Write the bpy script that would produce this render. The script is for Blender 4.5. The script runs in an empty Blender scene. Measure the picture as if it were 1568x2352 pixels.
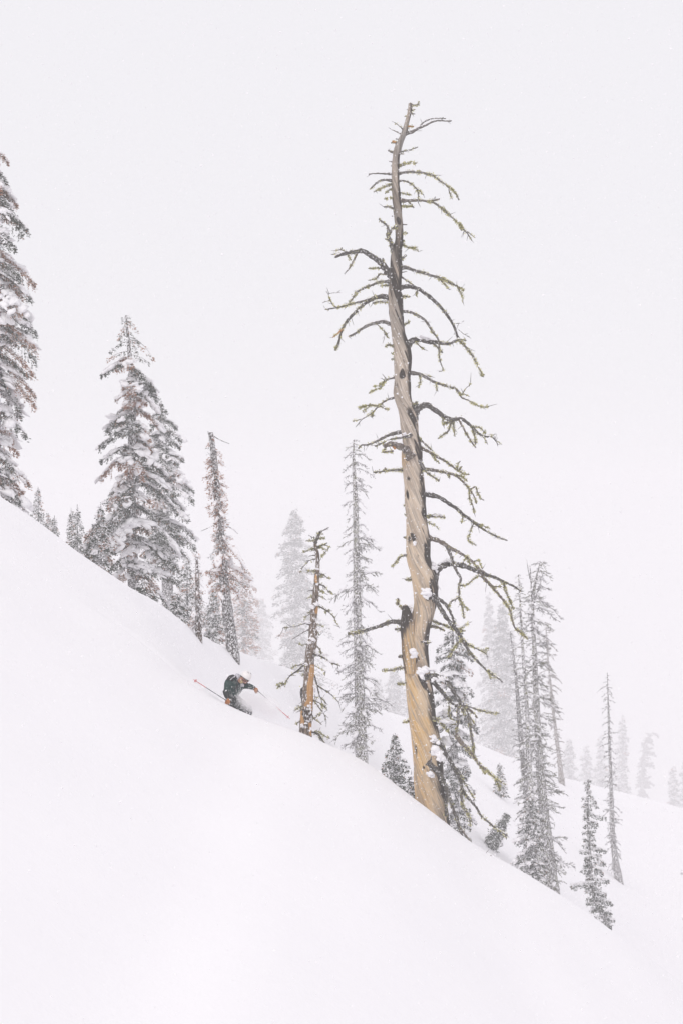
import bpy, math, random
import numpy as np
from mathutils import Vector, Matrix
rng = np.random.default_rng(7)
random.seed(7)
scn = bpy.context.scene
R = math.radians

# ------------------------------------------------------------------ camera, sky, sun, exposure
cam = bpy.data.objects.new('camera', bpy.data.cameras.new('camera'))
scn.collection.objects.link(cam)
cam.data.sensor_fit = 'VERTICAL'; cam.data.sensor_height = 36; cam.data.sensor_width = 24
cam.data.lens = 50; cam.data.clip_start = .1; cam.data.clip_end = 3000
cam.location = (0, 0, 0); cam.rotation_euler = (R(90), 0, 0)
scn.camera = cam

world = bpy.data.worlds.new('World'); scn.world = world; world.use_nodes = True
wn = world.node_tree.nodes; wl = world.node_tree.links
wn.clear()
sky = wn.new('ShaderNodeTexSky'); sky.sky_type = 'NISHITA'; sky.sun_disc = False
SUN_EL, SUN_AZ = 48, 215          # azimuth measured clockwise from +y (the view direction)
sky.sun_elevation = R(SUN_EL); sky.sun_rotation = R(SUN_AZ); sky.dust_density = 6; sky.air_density = 1
mix = wn.new('ShaderNodeMix'); mix.data_type = 'RGBA'; mix.inputs[0].default_value = .95
mix.inputs[7].default_value = (9.22, 9.06, 9.4, 1)      # the cloud deck
bgn = wn.new('ShaderNodeBackground'); bgn.inputs[1].default_value = .1
wout = wn.new('ShaderNodeOutputWorld')
wl.new(sky.outputs[0], mix.inputs[6]); wl.new(mix.outputs[2], bgn.inputs[0]); wl.new(bgn.outputs[0], wout.inputs[0])

sun = bpy.data.objects.new('sun', bpy.data.lights.new('sun', 'SUN'))
scn.collection.objects.link(sun)
sun.data.energy = .85; sun.data.angle = R(35); sun.data.color = (1, .965, .92)
a = R(SUN_AZ); e = R(SUN_EL)
to_sun = Vector((math.sin(a)*math.cos(e), math.cos(a)*math.cos(e), math.sin(e)))
sun.rotation_euler = to_sun.to_track_quat('Z', 'Y').to_euler()

scn.view_settings.view_transform = 'Standard'; scn.view_settings.look = 'None'
scn.view_settings.exposure = 0; scn.view_settings.gamma = 1; scn.view_settings.use_curve_mapping = False
scn.render.engine = 'CYCLES'
cy = scn.cycles
cy.max_bounces = 10; cy.diffuse_bounces = 5; cy.volume_bounces = 5; cy.transparent_max_bounces = 8
cy.volume_step_rate = 1; cy.use_denoising = True
HAZE = .0023

# ------------------------------------------------------------------ small tools
F, CX, CY = 3266.667, 784., 1176.
def P(px, py, d):
    return np.array(((px-CX)/F*d, d, (CY-py)/F*d))
def link(o):
    scn.collection.objects.link(o); return o
def tag(o, label, cat, group=None, kind=None):
    if label: o['label'] = label
    if cat: o['category'] = cat
    if group: o['group'] = group
    if kind: o['kind'] = kind
    return o
def empty(name, loc, label, cat, group=None):
    o = bpy.data.objects.new(name, None); o.empty_display_size = .3
    o.location = loc; link(o); return tag(o, label, cat, group)

class MB:
    """collects vertices and faces (numpy) and links them as one mesh object"""
    def __init__(s): s.v = []; s.f = {3: [], 4: []}; s.m = {3: [], 4: []}; s.n = 0
    def add(s, v, f, mat=0):
        v = np.asarray(v, float).reshape(-1, 3); f = np.asarray(f, int)
        k = f.shape[1]
        s.v.append(v); s.f[k].append(f+s.n)
        s.m[k].append(np.broadcast_to(np.asarray(mat, int), (len(f),)))
        s.n += len(v)
    def build(s, name, mats, parent=None, origin=None, smooth=True):
        if not s.n: return None
        o0 = np.zeros(3) if origin is None else np.asarray(origin, float)
        V = np.concatenate(s.v)-o0
        me = bpy.data.meshes.new(name)
        me.vertices.add(len(V)); me.vertices.foreach_set('co', V.astype(np.float32).ravel())
        lo, st, mi, c = [], [], [], 0
        for k in (3, 4):
            if s.f[k]:
                f = np.concatenate(s.f[k]); lo.append(f.ravel())
                st.append(c+np.arange(len(f))*k); c += f.size; mi.append(np.concatenate(s.m[k]))
        lo = np.concatenate(lo); st = np.concatenate(st); mi = np.concatenate(mi)
        me.loops.add(len(lo)); me.loops.foreach_set('vertex_index', lo.astype(np.int32))
        me.polygons.add(len(st)); me.polygons.foreach_set('loop_start', st.astype(np.int32))
        me.polygons.foreach_set('material_index', mi.astype(np.int32))
        me.polygons.foreach_set('use_smooth', np.full(len(st), smooth))
        for m in (mats if isinstance(mats, (list, tuple)) else [mats]): me.materials.append(m)
        me.update(calc_edges=True)
        o = bpy.data.objects.new(name, me); link(o)
        if parent is not None: o.parent = parent
        return o

def tube(mb, pts, rad, sides=6, mat=0, cap=True, lump=0., rg=rng):
    pts = np.asarray(pts, float); n = len(pts); rad = np.broadcast_to(np.asarray(rad, float), (n,))
    T = np.gradient(pts, axis=0); T /= np.linalg.norm(T, axis=1)[:, None]+1e-12
    ref = np.array((0, 1., 0)) if abs(T[0, 1]) < .9 else np.array((1., 0, 0))
    rings = []
    ang = np.arange(sides)/sides*2*math.pi
    for i in range(n):
        t0, t1, t2 = T[i]; a0, a1, a2 = ref
        u = np.array((t1*a2-t2*a1, t2*a0-t0*a2, t0*a1-t1*a0)); u /= math.sqrt(u@u)+1e-12
        b0, b1, b2 = u; w = np.array((b1*t2-b2*t1, b2*t0-b0*t2, b0*t1-b1*t0)); ref = w
        rr = rad[i]*(1+lump*rg.uniform(-1, 1, sides)) if lump else rad[i]*np.ones(sides)
        rings.append(pts[i]+np.cos(ang)[:, None]*u*rr[:, None]+np.sin(ang)[:, None]*w*rr[:, None])
    V = np.concatenate(rings)
    i = np.arange(n-1)[:, None]*sides; j = np.arange(sides)[None]; k = (j+1) % sides
    f = np.stack([i+j, i+k, i+sides+k, i+sides+j], -1).reshape(-1, 4)
    mb.add(V, f, mat)
    if cap:
        for r_, p, fl in ((rings[0], pts[0], 1), (rings[-1], pts[-1], 0)):
            q = np.concatenate([r_, p[None]]); jj = np.arange(sides); kk = (jj+1) % sides
            t = np.stack([jj, np.full(sides, sides), kk] if fl else [jj, kk, np.full(sides, sides)], -1)
            mb.add(q, t, mat)

def sticks(mb, p0, p1, r0, r1, mat=0):
    """many thin three-sided twigs at once"""
    n = len(p0); d = unit(p1-p0); ref = np.where(np.abs(d[:, 2:3]) < .9, np.array([[0, 0, 1.]]), np.array([[1., 0, 0]]))
    u = unit(np.cross(d, ref)); w = np.cross(d, u); V = np.zeros((n, 6, 3))
    for k in range(3):
        o_ = math.cos(k*2.0944)*u+math.sin(k*2.0944)*w
        V[:, k] = p0+o_*np.asarray(r0).reshape(-1, 1); V[:, 3+k] = p1+o_*np.asarray(r1).reshape(-1, 1)
    f = np.array([(0, 1, 4, 3), (1, 2, 5, 4), (2, 0, 3, 5)])
    mb.add(V.reshape(-1, 3), (f[None]+(np.arange(n)*6)[:, None, None]).reshape(-1, 4), mat)

def resample(pts, step):
    """smooth curve through points (Catmull-Rom), about one sample per step"""
    p = np.asarray(pts, float)
    if len(p) == 2: p = np.array([p[0], p[0]*.5+p[1]*.5, p[1]])
    q = np.concatenate([[2*p[0]-p[1]], p, [2*p[-1]-p[-2]]])
    out = []
    for i in range(len(p)-1):
        a_, b_, c_, d_ = q[i:i+4]
        m = max(1, int(round(np.linalg.norm(c_-b_)/step)))
        t = (np.arange(m)/m)[:, None]
        out.append(.5*((2*b_)+(-a_+c_)*t+(2*a_-5*b_+4*c_-d_)*t*t+(-a_+3*b_-3*c_+d_)*t**3))
    out.append(p[-1:]); return np.concatenate(out)

def unit(v): return v/(np.linalg.norm(v, axis=-1, keepdims=True)+1e-12)

def sprigs(mb, base, dirn, length, width, mat, rg=rng):
    """flat pointed slivers: needle tufts, lichen lobes"""
    n = len(base); dirn = unit(dirn)
    side = unit(np.cross(dirn, rg.normal(size=(n, 3))))*np.asarray(width).reshape(-1, 1)
    L = np.asarray(length).reshape(-1, 1)
    mid = base+dirn*L*rg.uniform(.35, .6, (n, 1))
    V = np.stack([base, mid+side, base+dirn*L, mid-side], 1).reshape(-1, 3)
    mb.add(V, np.arange(n*4).reshape(n, 4), mat)

def ico(sub):
    t = (1+5**.5)/2
    v = [(-1,t,0),(1,t,0),(-1,-t,0),(1,-t,0),(0,-1,t),(0,1,t),(0,-1,-t),(0,1,-t),(t,0,-1),(t,0,1),(-t,0,-1),(-t,0,1)]
    f = [(0,11,5),(0,5,1),(0,1,7),(0,7,10),(0,10,11),(1,5,9),(5,11,4),(11,10,2),(10,7,6),(7,1,8),(3,9,4),(3,4,2),(3,2,6),(3,6,8),(3,8,9),(4,9,5),(2,4,11),(6,2,10),(8,6,7),(9,8,1)]
    v = [np.array(x)/np.linalg.norm(x) for x in v]
    for _ in range(sub):
        c = {}; nf = []
        def mid(i, j):
            k = (min(i, j), max(i, j))
            if k not in c:
                m = v[i]+v[j]; v.append(m/np.linalg.norm(m)); c[k] = len(v)-1
            return c[k]
        for x, y, z in f:
            p_, q_, r_ = mid(x, y), mid(y, z), mid(z, x)
            nf += [(x, p_, r_), (y, q_, p_), (z, r_, q_), (p_, q_, r_)]
        f = nf
    return np.array(v), np.array(f)
ICO = [ico(k) for k in range(4)]

def lumps(mb, cen, axis, sx, sy, sz, sub=1, rough=.22, mat=0, rg=rng):
    """soft snow pillows: cen (n,3), axis (n,3) long direction, half sizes"""
    v, f = ICO[sub]; n = len(cen)
    ax = unit(np.asarray(axis, float)); up = np.array((0, 0, 1.))
    sd = unit(np.cross(up, ax)+1e-6); up2 = np.cross(ax, sd)
    ph = rg.uniform(0, 6.28, (n, 3, 1)); k = rg.normal(size=(n, 3, 3))*2.2
    d = 1+rough*np.sin(np.einsum('nij,vj->niv', k, v)+ph).mean(1)*1.6
    loc = v[None]*d[..., None]
    z = loc[..., 2]; z = np.where(z < 0, z*.45, z)
    S = lambda q: np.asarray(q, float).reshape(-1, 1)
    V = (np.asarray(cen)[:, None]+ax[:, None]*(loc[..., 0]*S(sx))[..., None]
         + sd[:, None]*(loc[..., 1]*S(sy))[..., None]+up2[:, None]*(z*S(sz))[..., None])
    FF = (f[None]+(np.arange(n)*len(v))[:, None, None]).reshape(-1, 3)
    mb.add(V.reshape(-1, 3), FF, mat)

def vnoise(u, v, pu, seed):
    """value noise, periodic in u with period pu"""
    g = np.random.default_rng(seed).uniform(-1, 1, (pu, 4096))
    iu = np.floor(u).astype(int); iv = np.floor(v).astype(int); fu = u-iu; fv = v-iv
    fu = fu*fu*(3-2*fu); fv = fv*fv*(3-2*fv)
    G = lambda a_, b_: g[a_ % pu, b_ % 4096]
    return (G(iu, iv)*(1-fu)+G(iu+1, iv)*fu)*(1-fv)+(G(iu, iv+1)*(1-fu)+G(iu+1, iv+1)*fu)*fv

# ------------------------------------------------------------------ materials
def mat(name):
    m = bpy.data.materials.new(name); m.use_nodes = True
    nt = m.node_tree; return m, nt, nt.nodes['Principled BSDF'], nt.nodes['Material Output']
def noise(nt, scale, detail=4, rough=.6, vec=None, dist=0):
    n = nt.nodes.new('ShaderNodeTexNoise'); n.inputs['Scale'].default_value = scale
    n.inputs['Detail'].default_value = detail; n.inputs['Roughness'].default_value = rough
    n.inputs['Distortion'].default_value = dist
    if vec is not None: nt.links.new(vec, n.inputs['Vector'])
    return n
def coords(nt, scale=(1, 1, 1), which='Object'):
    t = nt.nodes.new('ShaderNodeTexCoord'); m = nt.nodes.new('ShaderNodeMapping')
    m.inputs['Scale'].default_value = scale; nt.links.new(t.outputs[which], m.inputs[0]); return m.outputs[0]
def ramp(nt, fac, stops):
    r = nt.nodes.new('ShaderNodeValToRGB'); el = r.color_ramp.elements
    while len(el) < len(stops): el.new(.5)
    for x, (p, c) in zip(el, stops):
        x.position = p; x.color = (*c, 1) if len(c) == 3 else c
    nt.links.new(fac, r.inputs[0]); return r.outputs[0]
def mixc(nt, fac, a_, b_):
    m = nt.nodes.new('ShaderNodeMix'); m.data_type = 'RGBA'
    for s, x in ((0, fac), (6, a_), (7, b_)):
        if isinstance(x, (int, float)): m.inputs[s].default_value = x
        elif isinstance(x, tuple): m.inputs[s].default_value = (*x, 1)
        else: nt.links.new(x, m.inputs[s])
    return m.outputs[2]
def math_(nt, op, a_, b_=0., clamp=False):
    m = nt.nodes.new('ShaderNodeMath'); m.operation = op; m.use_clamp = clamp
    for s, x in ((0, a_), (1, b_)):
        if isinstance(x, (int, float)): m.inputs[s].default_value = x
        else: nt.links.new(x, m.inputs[s])
    return m.outputs[0]
def bump(nt, h, strength, dist, bs, prev=None):
    b = nt.nodes.new('ShaderNodeBump'); b.inputs['Strength'].default_value = strength
    b.inputs['Distance'].default_value = dist; nt.links.new(h, b.inputs['Height'])
    nt.links.new(b.outputs[0], bs.inputs['Normal']); return b
SNOW_C = (.93, .915, .935)
def snow_material(name, b1, b2):
    m, nt, bs, _ = mat(name)
    bs.inputs['Roughness'].default_value = .75; bs.inputs['Specular IOR Level'].default_value = .15
    bs.inputs['Base Color'].default_value = (*SNOW_C, 1)
    v = coords(nt)
    n1 = noise(nt, b1, 5, .55, v); n2 = noise(nt, b2, 3, .6, v)
    h = math_(nt, 'ADD', n1.outputs[0], math_(nt, 'MULTIPLY', n2.outputs[0], .25))
    bump(nt, h, .4, .06, bs); return m
M_snow = snow_material('snow', 1.2, 14)
M_load = snow_material('snow_load', 6, 40)
def plain(name, c, rough=.7, var=.25, scale=20, spec=.3):
    m, nt, bs, _ = mat(name)
    n = noise(nt, scale, 3, .6, coords(nt))
    bs.inputs['Roughness'].default_value = rough; bs.inputs['Specular IOR Level'].default_value = spec
    lo = tuple(x*(1-var) for x in c); hi = tuple(min(1, x*(1+var)) for x in c)
    nt.links.new(ramp(nt, n.outputs[0], [(.3, lo), (.7, hi)]), bs.inputs['Base Color']); return m
def needle(name, c1, c2):
    m, nt, bs, _ = mat(name)
    n = noise(nt, 2.5, 3, .6, coords(nt))
    nt.links.new(ramp(nt, n.outputs[0], [(.35, c1), (.68, c2)]), bs.inputs['Base Color'])
    bs.inputs['Roughness'].default_value = .7; bs.inputs['Specular IOR Level'].default_value = .2; return m
M_green = needle('green_needles', (.024, .036, .023), (.078, .094, .058))
M_rust = needle('rust_needles', (.27, .11, .06), (.5, .26, .15))
def bark(name, dark, light, sc=(22, 22, 3.2), plaster=.0, pscale=26, moss=None):
    """furrowed bark; plaster = wind-driven snow stuck in the furrows"""
    m, nt, bs, _ = mat(name)
    v = coords(nt, sc)
    n1 = noise(nt, 1, 5, .65, v, .6); n2 = noise(nt, 3.5, 4, .6, coords(nt))
    c = ramp(nt, n1.outputs[0], [(.36, dark), (.64, light)])
    c = mixc(nt, math_(nt, 'MULTIPLY', n2.outputs[0], .5), c, tuple(x*.8 for x in dark))
    if moss:
        n4 = noise(nt, 5, 3, .6, coords(nt))
        c = mixc(nt, ramp(nt, n4.outputs[0], [(.5, (0, 0, 0)), (.62, (1, 1, 1))]), c, moss)
    if plaster:
        n3 = noise(nt, pscale, 3, .7, coords(nt, (1, 1, .45)))
        k = .66-.16*plaster
        c = mixc(nt, ramp(nt, n3.outputs[0], [(k, (0, 0, 0)), (k+.05, (1, 1, 1))]), c, SNOW_C)
    nt.links.new(c, bs.inputs['Base Color'])
    bs.inputs['Roughness'].default_value = .85; bs.inputs['Specular IOR Level'].default_value = .2
    bump(nt, n1.outputs[0], .8, .03, bs); return m
M_bark = bark('grey_bark', (.018, .016, .014), (.12, .105, .092), plaster=1.)
M_barkbrown = bark('brown_bark', (.022, .015, .011), (.15, .1, .072), plaster=.7)
M_barkmoss = bark('mossy_bark', (.022, .02, .016), (.12, .11, .088), plaster=1.15, moss=(.17, .17, .07))
M_barktree = bark('furrowed_bark', (.018, .016, .014), (.12, .105, .095), plaster=.9)
M_barkthin = bark('thin_mossy_bark', (.035, .031, .026), (.17, .155, .13), plaster=1.05, moss=(.14, .14, .065))
M_limb = bark('limb_bark', (.035, .03, .027), (.15, .132, .115), sc=(30, 30, 30), plaster=1.0, pscale=26)
M_limbmoss = bark('mossy_limb_bark', (.04, .037, .025), (.15, .142, .095), sc=(30, 30, 30), plaster=.75, pscale=26, moss=(.2, .2, .085))
M_limbpale = bark('pale_limb_bark', (.12, .1, .085), (.3, .25, .21), sc=(30, 30, 30), plaster=.9)
M_lichen = needle('lichen', (.48, .45, .17), (.76, .72, .42))
M_lichen2 = needle('dark_lichen', (.2, .19, .08), (.42, .4, .2))

# ------------------------------------------------------------------ the ground
S2 = [(-300,926,47.5),(-150,1033,47.2),(0,1140,47),(200,1283,46.2),(345,1402,47),(400,1450,50),(430,1468,52.2),(480,1472,57),(520,1468,62),(560,1474,66),(610,1503,70),(660,1530,75),(760,1580,88),(890,1635,105),(1000,1672,115),(1100,1712,125),(1200,1755,133),(1300,1798,142),(1400,1825,152),(1568,1872,170),(1900,1960,200)]
X2 = np.array([(p-CX)/F*d for p, q, d in S2]); Z2 = np.array([(CY-q+6)/F*d for p, q, d in S2]); Y2 = np.array([d for p, q, d in S2], float)
S1 = [(-200,1128),(0,1262),(200,1396),(330,1484),(447,1562),(524,1612),(570,1640),(690,1674),(760,1712),(840,1753),(950,1833),(1035,1900),(1062,1922),(1125,1960),(1180,1983),(1277,2050),(1390,2122),(1568,2258),(1800,2430)]
D1 = 37.6
X1 = np.array([(p-CX)/F*D1 for p, q in S1]); Z1 = np.array([(CY-q+8)/F*D1 for p, q in S1])
def along(x, xs, zs, w):
    sl = (zs[1]-zs[0])/(xs[1]-xs[0]); sr = (zs[-1]-zs[-2])/(xs[-1]-xs[-2])
    def f(t):
        return (np.interp(t, xs, zs)+np.where(t < xs[0], sl*12*np.tanh((t-xs[0])/12), 0)
                + np.where(t > xs[-1], sr*40*np.tanh((t-xs[-1])/40), 0))
    return sum(f(x+w*k)*c for k, c in ((-1, .15), (-.5, .2), (0, .3), (.5, .2), (1, .15)))
def softplus(t, w): return w*np.logaddexp(0, t/w)
def ground(x, y):
    x = np.asarray(x, float); y = np.asarray(y, float)
    zc = along(x, X1, Z1, .5)
    yd = np.interp(x, [-7.5, -6., -5.2, -4.4, -3.4], [D1+8.2, D1+7.2, D1+4.4, D1+2., D1+1.21])
    w1 = np.interp(x, [-4.2, -2.4], [3., 1.1]); yd = yd+1.25*(w1-1.1)
    z1 = zc-.42*w1*np.logaddexp(0, (y-yd)/w1)+.02*np.minimum(y-D1, 0)
    yc = along(x, X2, Y2, 2.); zc2 = along(x, X2, Z2, .8)
    t = y-yc
    b = np.interp(x, [-14, -4, 0, 40], [.5, .42, .28, .2]); wv = np.interp(x, [-10, 0, 40], [1.5, 4, 9])
    b2 = np.interp(x, [-4, 0, 20], [.13, .19, .2])
    z2 = zc2+.05*np.minimum(t, 0)-b*softplus(t-1.2*wv, wv)+np.maximum(b-b2, 0)*softplus(t-50, 8)
    z = .35*np.logaddexp(z1/.35, z2/.35)
    z = z+.05*np.sin(x*.9+y*.5)*np.sin(y*.37-x*.21)*np.clip((y-5)/20, 0, 1)+.022*np.sin(x*2.3-y*1.1+2*np.sin(y*.31))
    # the skier's own shallow trench, coming in from uphill
    q = np.clip((-3.75-x)/2.6, 0, 1); yl = 38.55-.35*q
    z = z-.2*np.exp(-((y-yl)/.3)**2)*np.clip((-3.7-x)/.3, 0, 1)*np.clip((x+6.8)/1.8, 0, 1)
    return np.maximum(z, -150)
def gz(p): return float(ground(p[0], p[1]))
def hit(px, py):
    """distance at which the line of sight through a pixel meets the ground"""
    y = np.arange(12, 400, .05); d = ground((px-CX)/F*y, y)-(CY-py)/F*y
    s = np.nonzero(d >= 0)[0]
    return float(y[s[0]]) if len(s) else 400.

def spread(lo, hi, core0, core1, step, grow):
    a_ = list(np.arange(core0, core1, step)); s = step
    while a_[-1] < hi: s *= grow; a_.append(a_[-1]+s)
    s = step
    while a_[0] > lo: s *= grow; a_.insert(0, a_[0]-s)
    return np.array(a_)
gx = spread(-190, 290, -13, 13, .16, 1.045); gy = spread(-40, 720, 24, 62, .17, 1.03)
XX, YY = np.meshgrid(gx, gy)
ZZ = ground(XX, YY)
mb = MB()
nx, ny = len(gx), len(gy)
i, j = np.meshgrid(np.arange(ny-1), np.arange(nx-1), indexing='ij'); q = (i*nx+j).ravel()
mb.add(np.stack([XX, YY, ZZ], -1).reshape(-1, 3), np.stack([q, q+1, q+nx+1, q+nx], -1))
g_obj = mb.build('snow_ground', M_snow)
g_obj['kind'] = 'structure'
GMIN, GMAX = float(ZZ.min()), float(ZZ.max())

# ------------------------------------------------------------------ the big snag
CROPS = {1: (1150, 350, 2.24), 2: (1200, 1300, 2.0907), 3: (1300, 2100, 2.24), 'A': (980, 1900, 5.807), 'B': (960, 2300, 5.227),
         'S': (780, 2420, 7.127), 'T': (650, 2350, 3.136), 0: (0, 0, .6272)}
def px_of(crop, x, y):
    ox, oy, s = CROPS[crop]; return (ox+x/s)*.6272, (oy+y/s)*.6272
def wid(crop, w): return w/CROPS[crop][2]*.6272

SNAG_D = 39.3
TR = {1: [(65,775,800),(90,770,805),(150,760,795),(200,745,780),(250,735,772),(300,715,765),(350,695,745),(400,665,720),(450,645,710),(500,640,695),(560,638,695),(620,632,692),(680,632,690),(740,632,695),(800,638,700),(860,645,712),(920,650,716),(980,655,720),(1040,662,724),(1100,665,728),(1160,665,728),(1220,655,722),(1280,630,715),(1340,622,712),(1400,625,718),(1460,620,718),(1520,615,715),(1580,612,712),(1640,605,715),(1700,603,718),(1760,610,722),(1820,618,728),(1880,628,735),(1940,630,740),(2000,640,758),(2060,650,788),(2110,652,796)],
      2: [(20,502,644),(60,508,645),(120,510,632),(180,510,632),(260,503,630),(320,505,632),(380,525,645),(440,545,668),(500,553,682),(560,555,686),(620,565,692),(680,570,710),(740,565,718),(800,563,720),(860,568,728),(920,575,732),(980,582,735),(1040,582,738),(1100,585,746),(1160,585,748),(1220,592,752),(1280,598,760),(1340,600,770),(1400,598,782),(1460,598,785),(1520,602,785),(1580,608,788),(1640,625,800),(1670,632,815)],
      3: [(0,455,655),(60,462,660),(120,470,662),(200,478,652),(270,482,652),(340,462,648),(400,430,625),(480,395,605),(560,384,600),(640,388,600),(720,392,605),(800,400,612),(880,408,625),(960,415,640),(1040,420,648),(1120,425,655),(1200,432,665),(1280,442,678),(1360,455,690),(1440,460,700),(1520,465,712),(1600,472,720),(1680,480,722),(1760,487,728),(1840,492,742),(1920,496,752),(2040,504,772),(2165,512,796),(2300,515,815),(2420,510,840)]}
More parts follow.
